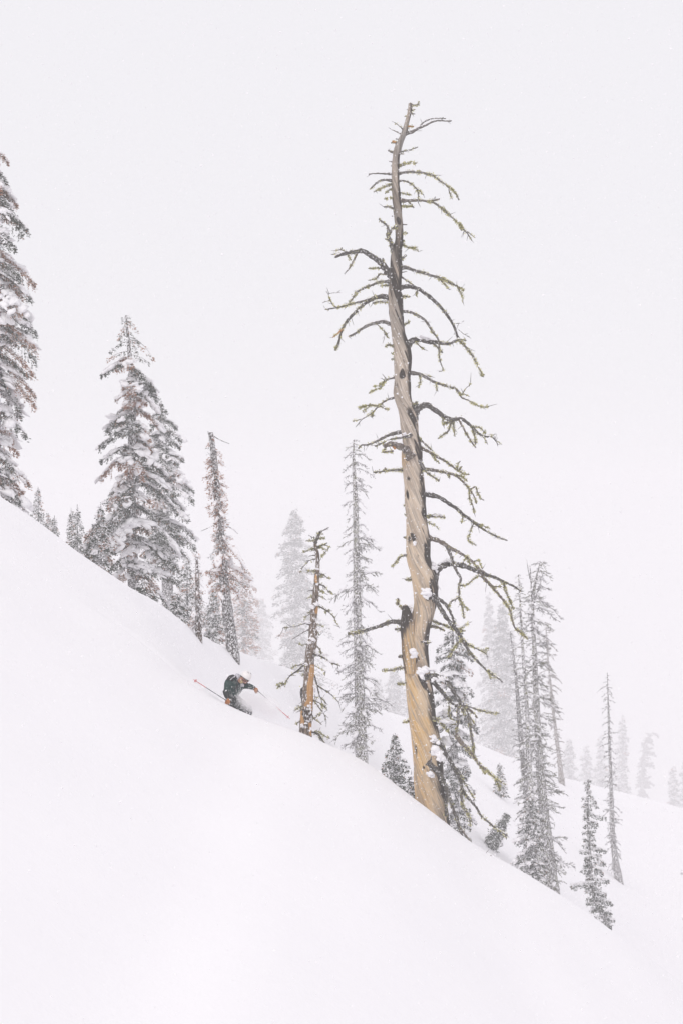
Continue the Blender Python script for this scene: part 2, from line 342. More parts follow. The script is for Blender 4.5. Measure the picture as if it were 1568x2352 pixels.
BR = [
 # crop, points, w0, w1, lichen, flags
 (1,[(795,75),(830,78),(860,72)],10,4,.9),(1,[(845,76),(860,45)],5,3,.3),(1,[(785,110),(755,115)],8,4,.2),(1,[(785,140),(825,152)],14,6,1),(1,[(795,122),(828,115)],6,3,.3),(1,[(770,170),(738,172)],8,4,.2),
 (1,[(745,310),(800,298),(850,270),(910,245),(970,215),(1030,205),(1090,210),(1125,207)],26,8,0),(1,[(860,258),(900,215),(960,192),(1030,187),(1075,190)],12,6,0),(1,[(1040,205),(1055,175)],6,4,0),(1,[(755,255),(815,252)],12,8,.3,'o'),
 (1,[(735,290),(700,250),(660,222)],10,6,.1),(1,[(720,318),(680,300),(635,280)],9,4,0),(1,[(690,405),(655,385),(630,388)],20,10,.4),(1,[(670,385),(640,375)],14,14,.1,'o'),(1,[(700,357),(668,357)],7,4,0),(1,[(655,468),(605,452)],16,10,.1),
 (1,[(695,464),(770,450),(810,435),(848,423)],12,6,.1),(1,[(700,475),(735,480)],7,4,.2),(1,[(650,545),(612,538)],7,4,0),(1,[(650,582),(628,575)],8,4,0),(1,[(685,570),(750,556),(790,548),(838,556)],9,5,.9),(1,[(685,586),(735,572)],7,4,.8),
 (1,[(645,645),(560,640),(500,640),(445,643)],18,7,0),
 (1,[(680,642),(740,630),(800,625),(870,630),(920,642),(970,655),(1010,685),(1060,720),(1110,755),(1150,790),(1170,825),(1182,855)],22,8,.6),(1,[(850,628),(872,612)],6,3,0),(1,[(970,655),(1040,653)],6,3,0),(1,[(1100,755),(1105,790),(1130,850)],9,4,.3),
 (1,[(645,702),(590,690),(550,695),(510,715),(480,745),(455,770)],20,9,.1),(1,[(640,722),(590,740),(540,765),(485,790)],12,6,.8),(1,[(545,765),(535,785)],6,4,.5),(1,[(645,762),(605,780),(580,805)],9,4,.3),
 (1,[(680,708),(720,697),(760,708),(800,728),(830,760),(850,800),(850,880)],14,6,.3),(1,[(830,758),(865,785),(893,812)],10,5,.8),(1,[(690,793),(750,805),(798,815)],9,4,.9),(1,[(655,842),(610,838),(572,850)],11,5,.9),
 (1,[(700,862),(780,862),(850,860),(930,865),(980,860),(1025,850)],26,12,.1),(1,[(940,865),(990,885),(1040,920),(1090,965),(1140,1010),(1190,1060),(1230,1105),(1260,1140),(1290,1190)],18,6,.8),(1,[(1190,1055),(1205,1110)],11,6,1),(1,[(1250,1115),(1290,1145),(1318,1167)],6,3,.2),(1,[(985,860),(990,830)],6,3,0),(1,[(770,868),(815,920)],15,9,.3),(1,[(700,910),(745,908),(800,908)],11,6,.9),
 (1,[(660,932),(610,912),(570,915)],17,12,.5),(1,[(660,990),(632,988)],6,4,0),
 (1,[(660,1300),(640,1250),(625,1200),(600,1150),(598,1125)],44,24,.7),(1,[(608,1130),(600,1075),(580,1050),(550,1030),(530,1012)],20,14,.3),(1,[(612,1135),(645,1090),(685,1070)],22,15,.9),(1,[(615,1190),(575,1175)],9,4,.2),
 (1,[(715,1058),(757,1058)],8,5,0),(1,[(715,1130),(765,1128)],16,6,.7),(1,[(715,1210),(735,1185)],14,10,.8),(1,[(712,1215),(765,1245),(810,1250),(855,1280)],14,5,1),(1,[(805,1250),(850,1240)],5,3,.2),(1,[(700,1360),(735,1325),(752,1310)],15,15,.8),(1,[(705,1400),(722,1380)],9,6,.2),(1,[(710,1452),(758,1443)],6,3,0),
 (1,[(655,1500),(600,1440),(565,1395),(510,1345),(460,1310),(400,1275),(340,1280),(280,1290),(220,1305),(175,1325)],64,22,.08,'d'),(1,[(330,1280),(270,1290),(200,1298),(140,1303)],11,6,.2),(1,[(255,1285),(220,1265),(165,1273)],9,4,.1),(1,[(222,1268),(228,1245)],7,5,0),(1,[(355,1285),(330,1340),(300,1395),(270,1440)],17,8,.3),(1,[(275,1300),(285,1330),(305,1350)],7,4,.8),(1,[(565,1378),(562,1335)],20,12,.8),
 (1,[(575,1412),(540,1415),(480,1418),(440,1420)],9,4,.7),(1,[(600,1470),(530,1465),(515,1495),(480,1510),(440,1515)],11,5,.3),(1,[(625,1525),(540,1530),(480,1550),(420,1575),(350,1612),(325,1650),(285,1705)],24,8,.7),(1,[(620,1558),(535,1560)],11,6,.9),
 (1,[(640,1662),(570,1640),(510,1648),(450,1670),(380,1690),(320,1705),(260,1722),(190,1740),(130,1748),(90,1755)],26,8,.5,'d'),(1,[(190,1740),(150,1710),(125,1665),(120,1620)],7,3,.3),(1,[(120,1625),(165,1618),(215,1615)],3,2,0),(1,[(125,1680),(70,1700)],3,2,0),(1,[(122,1640),(100,1605)],3,2,0),
 (1,[(640,1668),(540,1652),(470,1672),(410,1710),(350,1765),(290,1825),(245,1890),(220,1950),(200,2030),(170,2090)],32,14,.4,'d'),(1,[(240,1910),(195,1950),(150,1985)],15,6,.3,'o'),(1,[(620,1694),(540,1690),(480,1702)],17,11,1),
 (1,[(660,1900),(610,1870),(565,1855),(510,1865),(440,1885),(380,1920),(330,1955),(285,1978)],32,17,.2),(1,[(505,1868),(560,1920),(590,1960),(612,1995)],7,3,.7),(1,[(575,1935),(575,1980),(560,2035)],4,2,0),
 (1,[(700,1412),(760,1412),(820,1435),(900,1455),(970,1478),(1030,1495),(1090,1525),(1150,1555),(1190,1575),(1228,1600)],28,10,.7),(1,[(1010,1495),(1060,1540),(1105,1590)],13,7,1),(1,[(1170,1570),(1210,1640),(1218,1700)],7,4,.8),(1,[(705,1480),(770,1525),(820,1560)],13,8,.3),
 (1,[(700,1575),(770,1565),(840,1580),(900,1615),(960,1665),(1020,1720),(1075,1785),(1120,1850),(1150,1910),(1175,1985)],34,17,.12,'d'),(1,[(848,1585),(830,1645)],9,5,.6),(1,[(1160,1870),(1200,1865),(1225,1845)],4,2,0),(1,[(1180,1920),(1230,1960),(1270,1975)],4,2,0),(1,[(705,1648),(790,1650)],15,9,1),
 (1,[(710,1768),(790,1778),(850,1805),(905,1840),(940,1890),(975,1945),(1010,1990),(1022,2050),(1022,2110),(1030,2180),(1055,2250),(1020,2262)],25,7,.25),(1,[(725,1895),(760,1865),(785,1850)],13,8,.6),
 (1,[(745,2100),(790,2020),(830,2002),(880,2003),(930,2020),(990,2022),(1050,2030),(1110,2035),(1160,2010),(1190,2005)],58,14,.3,'d'),(1,[(1180,2005),(1220,2040),(1260,2090),(1300,2140),(1330,2200),(1360,2260),(1385,2310)],18,7,.9),(1,[(1160,2015),(1200,2000),(1245,2010)],10,5,.8),(1,[(820,2010),(870,2060),(905,2085)],10,5,.6),(1,[(960,2022),(1010,2065),(1050,2110)],19,12,.5),(1,[(660,2058),(610,2045),(578,2062)],17,11,.8),(1,[(660,2122),(628,2115)],10,5,.5),(1,[(665,2165),(630,2160)],10,5,.6),
 (2,[(618,135),(690,145),(750,170),(800,200),(860,222),(930,245),(975,258),(1000,290),(1020,325),(1070,345),(1120,375),(1170,395),(1230,397)],28,4,.5),(2,[(700,150),(705,210),(690,250)],9,5,.7),(2,[(820,208),(840,280)],7,4,.7),(2,[(1015,315),(1050,260),(1085,225),(1090,195)],6,2,.1),(2,[(1010,300),(1045,300),(1080,320)],7,4,1),(2,[(720,155),(790,165)],18,8,1),
 (2,[(515,172),(450,190),(420,215),(390,220)],15,6,.6),(2,[(425,210),(410,245),(350,270),(310,293)],9,5,.9),(2,[(435,195),(400,175)],4,2,0),(2,[(450,190),(415,145)],4,2,0),(2,[(415,235),(340,240)],5,3,.4),
 (2,[(520,322),(450,345),(400,380),(350,430),(310,460),(260,490),(190,507)],17,5,.2),(2,[(260,490),(230,530),(212,552)],6,3,0),(2,[(390,390),(320,385),(270,395),(230,408)],10,5,1),(2,[(395,388),(440,412),(470,415)],9,5,1),(2,[(320,388),(265,440)],6,3,.6),(2,[(345,435),(335,480)],7,4,.9),
 (2,[(650,480),(690,410),(745,382),(790,400),(850,445),(890,475),(930,492),(990,490),(1020,485),(1060,515),(1100,550),(1150,600),(1200,625),(1250,625),(1280,655),(1300,690)],58,5,.12,'d'),(2,[(945,495),(920,580),(880,610),(840,640)],17,8,.7),(2,[(955,495),(970,625)],11,6,.8),(2,[(875,470),(885,545)],12,7,.7),(2,[(1000,495),(1040,570),(1080,640),(1130,710)],15,8,.2),(2,[(1100,550),(1120,620),(1130,680)],14,7,1),(2,[(1095,550),(1160,555),(1205,605)],11,6,1),(2,[(1200,625),(1280,605)],5,3,.3),(2,[(1250,625),(1330,688)],4,2,.1),(2,[(1180,615),(1220,685)],5,3,.3),(2,[(905,520),(950,505)],16,8,1),
 (2,[(635,400),(680,362)],34,20,1),
 (2,[(575,585),(490,605),(430,630),(370,660),(300,688),(260,690),(230,718)],30,10,.25),(2,[(640,612),(600,625),(545,635),(490,645),(440,665),(400,680),(360,700)],24,10,.4,'f'),(2,[(700,640),(640,612),(600,622)],15,12,.9,'f'),
 (2,[(640,790),(590,720),(545,700),(500,685),(460,680),(432,700)],66,36,.15,'f'),(2,[(500,700),(515,722)],20,16,0,'of'),(2,[(440,720),(425,742),(500,735)],16,12,1,'f'),
 (2,[(585,880),(510,880),(450,885),(400,892),(345,900)],19,10,1),(2,[(440,884),(435,862)],16,10,1),(2,[(680,630),(740,680),(780,715),(805,735)],20,6,.2),
 (2,[(700,705),(770,740),(830,775),(890,810),(940,845),(980,875),(1030,905),(1080,915)],24,8,.5),(2,[(800,755),(815,795),(855,830)],9,5,.8),(2,[(985,875),(990,830),(1010,815)],12,7,1),(2,[(1000,888),(1025,850)],11,6,1),
 (2,[(715,872),(800,880),(860,890),(920,905),(970,920),(1010,950),(1050,990),(1090,1040),(1120,1090),(1135,1140)],28,7,.5),(2,[(970,918),(1030,935),(1065,965)],12,6,.8),(2,[(1080,1030),(1080,1090),(1105,1150),(1120,1215)],11,6,.9),(2,[(1085,1030),(1130,1010),(1140,1050),(1170,1100),(1190,1110)],10,6,.7),(2,[(920,905),(930,950)],9,5,.9),
 (2,[(695,810),(730,860),(760,900),(800,930),(850,965)],26,9,.4,'f'),
 (2,[(725,1068),(800,1075),(860,1095),(920,1135),(975,1170),(1030,1220),(1080,1255),(1130,1295),(1190,1335),(1250,1370),(1310,1400),(1370,1420)],38,8,.15,'d'),(2,[(1010,1203),(1030,1245),(1020,1290)],9,5,.7),(2,[(1115,1285),(1085,1360),(1075,1420),(1135,1460)],9,4,.6),(2,[(1110,1280),(1190,1310),(1240,1330)],10,5,.8),
 (2,[(735,1240),(820,1235),(895,1245)],19,14,1),(2,[(750,1278),(820,1305),(850,1340)],6,3,.8),
 (2,[(765,1402),(830,1415),(880,1440),(930,1475),(1000,1510),(1060,1545),(1110,1590),(1150,1635),(1200,1665)],38,10,.3),(2,[(910,1462),(940,1540),(960,1600),(985,1660),(1015,1710),(1000,1770),(1000,1850),(940,1890),(920,1935)],27,10,.2),(2,[(1105,1585),(1150,1575),(1180,1640)],9,5,.6),(2,[(1060,1548),(1090,1610)],10,5,.9),(2,[(1060,1545),(1030,1590)],10,6,.9),(2,[(1005,1765),(1060,1760),(1130,1700),(1160,1690)],9,6,.8),(2,[(1000,1855),(1040,1920),(1080,1955)],11,6,.9),(2,[(1003,1860),(1030,1950),(1040,2020)],13,8,1),
 (2,[(800,1730),(820,1670),(840,1640),(880,1610),(940,1597),(1010,1608),(1080,1630),(1150,1660),(1220,1685),(1290,1710),(1350,1740),(1410,1765),(1480,1810)],64,10,.15,'d'),(2,[(1150,1660),(1200,1720),(1250,1770),(1300,1830),(1350,1890),(1390,1950),(1410,2030),(1430,2090),(1480,2130),(1530,2180)],25,8,.65),(2,[(1340,1737),(1360,1810),(1390,1880),(1420,1950)],16,7,1),(2,[(1250,1770),(1330,1775)],9,6,.5),(2,[(800,1700),(826,1760),(826,1880),(800,1990)],34,18,0,'d'),
 (2,[(615,1528),(560,1540),(520,1585),(485,1625)],17,8,.7),(2,[(650,1715),(590,1720)],15,10,1),(2,[(615,1405),(578,1395)],16,9,.6),(2,[(600,1150),(577,1150)],8,5,.3),(2,[(605,1225),(585,1222)],8,5,.5),
 (3,[(385,285),(350,250),(350,205)],16,18,1),(3,[(352,250),(328,240)],8,5,1),
 (3,[(395,405),(300,395),(230,420),(150,445),(70,470),(0,490),(-60,497)],40,18,.25,'d'),(3,[(60,470),(-20,490),(-62,480)],14,8,1),(3,[(410,470),(325,455)],26,14,1),(3,[(430,768),(350,780),(290,795),(215,792)],17,14,1),(3,[(450,880),(390,905),(340,905)],19,10,1),(3,[(455,1205),(385,1222)],19,10,1),(3,[(405,682),(355,682)],26,16,1),(3,[(475,46),(405,48)],18,10,.9),
 (3,[(600,190),(640,200),(700,290),(750,370),(800,430),(850,500),(900,580),(940,650),(1000,720),(1060,780),(1120,830),(1160,850),(1210,890)],42,10,.35,'fd'),(3,[(620,180),(720,235),(770,300),(800,370),(815,430)],32,16,.1,'fd'),(3,[(880,545),(940,590),(1010,625),(1060,650),(1090,690)],15,6,.9),(3,[(1090,805),(1110,868)],9,5,.4),(3,[(1010,625),(1060,625),(1100,610)],6,3,.6),
 (3,[(600,375),(680,405),(740,430),(800,450),(880,465)],21,10,.7),(3,[(590,428),(670,440),(730,470)],24,14,1),(3,[(840,475),(900,425),(950,395)],6,3,.3),(3,[(875,540),(830,580),(790,640),(760,700)],10,5,.8),(3,[(780,450),(840,470),(900,470)],20,10,1),
 (3,[(530,560),(620,567)],15,9,.2,'f'),
 (3,[(545,870),(620,840),(690,850),(750,890),(800,960),(850,1040),(880,1080)],44,26,.1,'fd'),(3,[(640,890),(700,960),(760,1030),(830,1090)],32,22,.2,'fd'),(3,[(830,1085),(900,1100),(950,1130),(1000,1185)],26,12,.3),(3,[(870,1075),(940,1095),(1010,1120),(1090,1140),(1190,1150)],17,4,.5),(3,[(850,1070),(840,1150),(840,1230),(820,1320)],26,12,.3),(3,[(900,1100),(940,1180),(990,1250)],11,5,.2),(3,[(870,1100),(900,1170)],24,16,1),(3,[(770,1040),(770,1170),(820,1230)],12,7,.6),
 (3,[(610,1183),(680,1200),(750,1215),(825,1235)],21,14,1,'f'),(3,[(680,1200),(730,1260),(770,1310)],17,10,.9),
 (3,[(820,1320),(870,1390),(930,1450),(980,1520),(1030,1580),(1090,1630),(1150,1680),(1235,1735)],36,8,.7),(3,[(1000,1545),(1040,1600),(1065,1650)],15,7,1),(3,[(1140,1672),(1170,1730),(1185,1785)],11,6,.9),(3,[(925,1150),(950,1320),(965,1410),(975,1510)],22,15,.5),
 (3,[(640,1400),(700,1400),(740,1480),(790,1560),(830,1640),(860,1700),(880,1780),(930,1850),(990,1920),(1030,1990),(1090,2040),(1150,2090),(1245,2150)],40,8,.15,'fd'),(3,[(800,1575),(850,1620),(880,1690),(920,1760),(980,1860)],17,6,.2),(3,[(870,1765),(870,1850),(890,1930),(930,1990),(940,2080)],28,6,.6),(3,[(1150,2090),(1210,2120),(1240,2175)],9,5,.2),
 (3,[(590,1550),(670,1620),(720,1700),(760,1800),(790,1900),(830,2010),(860,2100),(888,2240)],42,18,.15,'fd'),(3,[(860,2090),(920,2170),(980,2250),(1040,2300),(1115,2318)],15,6,.1),(3,[(735,1740),(742,1850),(740,1990)],34,20,.1,'fd'),(3,[(770,2070),(830,2120)],8,4,0),(3,[(590,1480),(640,1440),(660,1380),(690,1345)],18,10,.3,'f'),(3,[(620,1500),(610,1640)],16,8,0,'f'),
]
def wood_material():
    m, nt, bs, _ = mat('weathered_wood')
    uv = nt.nodes.new('ShaderNodeUVMap'); uv.uv_map = 'grain'
    def mapped(s):
        k = nt.nodes.new('ShaderNodeMapping'); k.inputs['Scale'].default_value = s
        nt.links.new(uv.outputs[0], k.inputs[0]); return k.outputs[0]
    g1 = noise(nt, 1, 5, .7, mapped((58, .8, 1)), 1.3); g2 = noise(nt, 1, 4, .6, mapped((9, .5, 1)), 1.8); g3 = noise(nt, 1, 3, .6, mapped((110, 2.2, 1)))
    att = {}
    for n_ in ('orange', 'dark', 'hole'):
        x = nt.nodes.new('ShaderNodeAttribute'); x.attribute_name = n_; att[n_] = x.outputs['Fac']
    base = ramp(nt, g1.outputs[0], [(.28, (.2, .15, .115)), (.42, (.56, .46, .37)), (.62, (.8, .7, .6))])
    orng = ramp(nt, g1.outputs[0], [(.28, (.34, .18, .065)), (.45, (.7, .45, .19)), (.66, (.84, .63, .36))])
    grey = ramp(nt, g1.outputs[0], [(.3, (.025, .022, .02)), (.47, (.18, .168, .16)), (.66, (.56, .53, .505))])
    up = nt.nodes.new('ShaderNodeAttribute'); up.attribute_name = 'grey'
    c = mixc(nt, math_(nt, 'MULTIPLY', ramp(nt, g2.outputs[0], [(.36, (.25, .25, .25)), (.6, (1, 1, 1))]), att['orange']), base, orng)
    c = mixc(nt, up.outputs['Fac'], c, grey)
    st = ramp(nt, g2.outputs[0], [(.38, (1, 1, 1)), (.52, (0, 0, 0))])
    c = mixc(nt, math_(nt, 'MULTIPLY', st, .5), c, (.16, .125, .1))
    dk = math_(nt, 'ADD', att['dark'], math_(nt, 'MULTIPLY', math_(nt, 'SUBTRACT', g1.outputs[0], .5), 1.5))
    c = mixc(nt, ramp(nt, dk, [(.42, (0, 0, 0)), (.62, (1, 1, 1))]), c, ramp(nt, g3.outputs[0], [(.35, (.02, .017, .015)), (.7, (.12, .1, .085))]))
    c = mixc(nt, att['hole'], c, (.012, .01, .009))
    nt.links.new(c, bs.inputs['Base Color'])
    bs.inputs['Roughness'].default_value = .85; bs.inputs['Specular IOR Level'].default_value = .2
    h = math_(nt, 'ADD', g1.outputs[0], math_(nt, 'MULTIPLY', g3.outputs[0], .35))
    bump(nt, h, .9, .035, bs); return m
M_wood = wood_material()

def grained_trunk(name, rows, D, parent, origin, mats, twist=1., amp=.03, nrow=560, ncol=88, masks=None, seed=3, lean=0.):
    """rows: (py, left, right) in picture units -> one bulged, spirally grooved stem"""
    rows = np.array(rows, float); rows = rows[np.argsort(rows[:, 0])]
    py = np.linspace(rows[0, 0], rows[-1, 0], nrow)
    l = np.interp(py, rows[:, 0], rows[:, 1]); r_ = np.interp(py, rows[:, 0], rows[:, 2])
    k = np.ones(9)/9
    sm_ = lambda q: np.convolve(np.pad(q, 4, mode='edge'), k, 'valid')
    l, r_ = sm_(l), sm_(r_)
    cx = (l+r_)/2; hw = (r_-l)/2/F*D
    C = np.stack([P(a_, b_, D) for a_, b_ in zip(cx, py)])
    C[:, 1] += lean*(C[:, 2]-C[-1, 2])
    dz = -np.gradient(C[:, 2]); tw = np.cumsum(twist*.36*dz/np.maximum(hw, .12))
    th = np.arange(ncol)/ncol*2*math.pi
    TH = th[None]-tw[:, None]; Z = C[:, 2][:, None]*np.ones((1, ncol))
    u = (TH/(2*math.pi)) % 1
    g = .28*vnoise(u*14, Z*.7, 14, seed)+.34*vnoise(u*34, Z*1.1, 34, seed+1)+.3*vnoise(u*72, Z*2.2, 72, seed+2)+.5*vnoise(u*5, Z*1.6, 5, seed+3)
    rr = hw[:, None]*(1+.05*vnoise(u*4, Z*.5, 4, seed+5))+np.minimum(amp, hw[:, None]*.16)*g
    V = np.stack([C[:, 0][:, None]+np.sin(th)[None]*rr, C[:, 1][:, None]-np.cos(th)[None]*rr*.92, Z], -1)
    mb = MB()
    i = np.arange(nrow-1)[:, None]*ncol; j = np.arange(ncol)[None]; kk = (j+1) % ncol
    mb.add(V.reshape(-1, 3), np.stack([i+j, i+ncol+j, i+ncol+kk, i+kk], -1).reshape(-1, 4))
    top = V[0].mean(0); q = np.concatenate([V[0], top[None]+[[0, 0, .03]]]); jj = np.arange(ncol)
    mb.add(q, np.stack([jj, (jj+1) % ncol, np.full(ncol, ncol)], -1))
    o = mb.build(name, mats, parent, origin)
    me = o.data; nv = nrow*ncol
    uvl = me.uv_layers.new(name='grain')
    vi = np.zeros(len(me.loops), int); me.loops.foreach_get('vertex_index', vi)
    UU = np.concatenate([u.ravel(), np.zeros(ncol+1)]); VV = np.concatenate([Z.ravel(), np.full(ncol+1, Z[0, 0])])
    lu = UU[vi]
    # unwrap the seam inside each face
    ls = np.zeros(len(me.polygons), int); lt = np.zeros(len(me.polygons), int)
    me.polygons.foreach_get('loop_start', ls); me.polygons.foreach_get('loop_total', lt)
    pid = np.repeat(np.arange(len(ls)), lt); order = np.concatenate([np.arange(s, s+t) for s, t in zip(ls, lt)])
    mx = np.zeros(len(ls)); np.maximum.at(mx, pid, lu[order]); lu2 = lu.copy()
    lu2[order] = np.where(mx[pid]-lu[order] > .5, lu[order]+1, lu[order])
    uvl.data.foreach_set('uv', np.stack([lu2, VV[vi]], -1).astype(np.float32).ravel())
    PX = CX+V[..., 0]/V[..., 1]*F; PY = CY-V[..., 2]/V[..., 1]*F
    vals = masks(PX, PY, th[None]*np.ones((nrow, 1)), u, Z) if masks else {}
    for n_ in ('orange', 'dark', 'hole', 'grey'):
        at = me.attributes.new(n_, 'FLOAT', 'POINT')
        a_ = vals.get(n_, np.zeros((nrow, ncol)))
        at.data.foreach_set('value', np.concatenate([a_.ravel(), np.zeros(len(me.vertices)-nv)]).astype(np.float32))
    return o

def blob(PX, PY, front, crop, x, y, rx, ry, shear=0.):
    bx, by = px_of(crop, x, y); ax, ay = wid(crop, rx), wid(crop, ry)
    dy = PY-by; dx = PX-bx-shear*dy
    return np.clip(1.6-1.2*np.sqrt((dx/ax)**2+(dy/ay)**2), 0, 1)*front
def snag_masks(PX, PY, th, u, Z):
    front = (np.cos(th) > -.1)*1.
    h = (PY-235)/1680
    orange = np.clip((h-.45)*2.2, 0, .95)*np.clip(.72-.55*np.sin(th), 0, 1)*front
    for a_ in ((2,570,800,40,60),(3,440,430,40,150),(3,470,1000,60,220),(3,500,1300,50,260),(3,540,1830,60,240),(3,570,1250,70,120)):
        orange = np.maximum(orange, blob(PX, PY, front, *a_, .12))
    dark = .22+.12*np.clip(.5-h, 0, 1)+.34*np.exp(-((h-.235)/.06)**2)+.2*np.exp(-((h-.13)/.03)**2)+.16*vnoise(u*7, Z*.9, 7, 55)
    # right flank: dark bark strips plus shading painted into the colour; back: dark bark
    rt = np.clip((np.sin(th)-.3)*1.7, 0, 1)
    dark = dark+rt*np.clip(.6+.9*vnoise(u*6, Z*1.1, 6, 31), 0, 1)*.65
    dark = dark+(1-front)*.4
    for a_, s_ in (((1,660,1560,50,170),.0),((1,690,1030,34,40),0),((1,640,1230,30,60),0),((1,690,1780,36,180),.1),((1,660,640,24,30),0),((1,755,2140,34,70),0),((1,720,2290,28,40),0),
               ((2,640,480,50,110),.18),((2,665,420,50,50),.2),((2,520,220,22,40),.3),((2,575,140,26,40),0),((2,625,30,22,60),0),((2,735,1250,30,120),.05),((2,690,700,34,160),.15),((2,770,1530,40,150),.05),((2,640,1400,36,40),0),((2,720,900,26,90),0),
               ((3,640,120,40,160),0),((3,590,205,50,24),0),((3,490,700,46,40),.3),((3,560,860,50,110),.25),((3,620,960,34,130),.1),((3,655,1130,28,150),.1),((3,700,1560,44,180),.15),((3,720,1760,34,160),.1),((3,560,1960,70,34),0),((3,760,1960,26,160),.1),((3,430,340,50,60),.0),((3,395,440,22,70),.05)):
        dark = np.maximum(dark, blob(PX, PY, front, *a_, s_)*np.clip(.62+.75*vnoise(u*26, Z*1.3, 26, 9)+.3*vnoise(u*60, Z*3, 60, 10), 0, 1))
    hole = np.zeros_like(h)
    for a_ in ((2,608,1070,13,46),(2,615,945,17,15),(2,626,1418,18,36),(2,690,1540,8,14),(3,500,1445,8,44),(3,560,1590,9,16),(3,460,385,14,46)):
        hole = np.maximum(hole, np.clip((blob(PX, PY, front, *a_, .12)-.35)*2.2*np.clip(.75+vnoise(u*40, Z*7, 40, 12), 0, 1), 0, 1))
    grey = np.clip(1.05-h*1.9, .05, 1)*np.clip(.6+.9*vnoise(u*5, Z*.8, 5, 77), .1, 1)
    return dict(orange=orange, dark=np.clip(dark, 0, 1), hole=hole, grey=grey)

def traced_tree(root, origin, D, trunk_at, branches, mats, lich_mats, spur=1., sides=8, rg=rng):
    """limbs traced as polylines; each limb goes its own way in depth"""
    made = []       # (px, py, depth samples, object, top limb)
    ridge = MB()
    for b_ in branches:
        crop, pts, w0, w1, lic = b_[:5]; fl = b_[5] if len(b_) > 5 else ''
        pp = resample(np.array([px_of(crop, *p_) for p_ in pts]), 5.)
        w0, w1 = wid(crop, w0), wid(crop, w1)
        n = len(pp); s = np.linspace(0, 1, n)
        seg = np.r_[0, np.cumsum(np.linalg.norm(np.diff(pp, axis=0), axis=1))]
        tl, trr = trunk_at(pp[0, 1])
        host = None
        if not (tl-3 < pp[0, 0] < trr+3):
            best = 14.
            for (q, dd, o_, top) in made:
                k = np.linalg.norm(q-pp[0], axis=1); m_ = int(k.argmin())
                if k[m_] < best: best = k[m_]; host = (dd[m_], o_, top)
        if host: d0 = host[0]
        else:
            d0 = D
            if 'f' in fl:
                hw = (trr-tl)/2/F*D; k = np.clip(((pp[0, 0]-(tl+trr)/2)/((trr-tl)/2)), -.95, .95)
                d0 = D-hw*.9*math.sqrt(1-k*k)*.85
        Lm = seg[-1]/F*D
        dd = d0+Lm*(rg.uniform(-.55, -.1) if 'f' in fl else rg.uniform(-.45, .45))*s**1.2+rg.normal()*.03*np.sin(s*5)
        wob = .35*np.sin(seg*.55+rg.uniform(0, 6))+.25*np.sin(seg*1.3+rg.uniform(0, 6))
        ppw = pp.copy(); ppw[:, 1] += wob*np.clip(s*4, 0, 1)
        W = np.stack([P(a_, c_, d_) for (a_, c_), d_ in zip(ppw, dd)])
        rad = (w0+(w1-w0)*s**.8)/2/F*D+.003
        rad = rad*(1+.13*np.sin(seg*.8+rg.uniform(0, 6))+.1*rg.uniform(-1, 1, n))
        if not host: rad = rad*(1+.45*np.exp(-seg/7.))
        mb = MB(); mi = 1 if 'o' in fl else (2 if 'd' in fl else (0 if rg.random() < .75 else 3))
        tube(mb, W, rad, sides, mi, lump=.12, rg=rg)
        # short spurs and broken side twigs
        ns = int(seg[-1]/16*spur*rg.uniform(.6, 1.4))
        if ns:
            k = rg.integers(max(1, n//6), n, ns); t = unit(W[np.minimum(k+1, n-1)]-W[k-1])
            dv = unit(t*rg.uniform(.1, .9, (ns, 1))+rg.normal(size=(ns, 3))*.7+np.array((0, 0, 1.))*rg.uniform(-.6, .45, (ns, 1)))
            ln = rg.uniform(.05, .2, (ns, 1))*np.where(rg.random((ns, 1)) < .15, 1.6, 1)
            sticks(mb, W[k], W[k]+dv*ln, np.full(ns, .011), np.full(ns, .004))
        fl_ = np.nonzero(np.abs(np.gradient(W, axis=0)[:, 2])/(np.linalg.norm(np.gradient(W, axis=0), axis=1)+1e-9) < .62)[0]
        fl_ = fl_[(np.sin(fl_*.35+rg.uniform(0, 6))+rg.normal(size=len(fl_))*.4 > .1)] if len(fl_) else fl_
        if len(fl_):
            lumps(ridge, W[fl_]+np.array((0, 0, 1.))*(rad[fl_]*.85)[:, None], np.gradient(W, axis=0)[fl_], np.full(len(fl_), .055), rad[fl_]*.55+.006, rad[fl_]*.3+.012, 0, .3, 0, rg)
        par = root if host is None else host[2]
        o = mb.build('branch' if host is None else 'twig', mats, par, origin)
        top = o if host is None else host[2]
        if host is not None and len(made) and host[2] is None: top = o
        made.append((pp, dd, o, top))
        if lic > .02:
            nl = int(Lm*lic*rg.uniform(95, 150))+5
            ss = rg.uniform(0, 1, nl)**(.6 if lic < .8 else 1.)
            cl = np.sin(ss*rg.uniform(14, 30)+rg.uniform(0, 6))+rg.normal(size=nl)*.5
            ss = ss[cl > -.35]
            if len(ss) < 3: continue
            idx = np.clip((ss*(n-1)).astype(int), 0, n-1)
            rep = 5
            c = np.repeat(W[idx], rep, 0); r0 = np.repeat(rad[idx], rep)
            dv = unit(rg.normal(size=(len(c), 3)))
            c = c+dv*(r0*.8)[:, None]+rg.normal(size=c.shape)*.012
            lb = MB()
            sprigs(lb, c, dv+rg.normal(size=c.shape)*.5, rg.uniform(.02, .06, len(c)), rg.uniform(.009, .02, len(c)), (rg.random(len(c)) < .32).astype(int), rg)
            lo = lb.build('lichen', lich_mats, top, origin); lo['kind'] = 'stuff'
    o = ridge.build('snow_ridge', M_load, root, origin); o['kind'] = 'stuff'
    return made

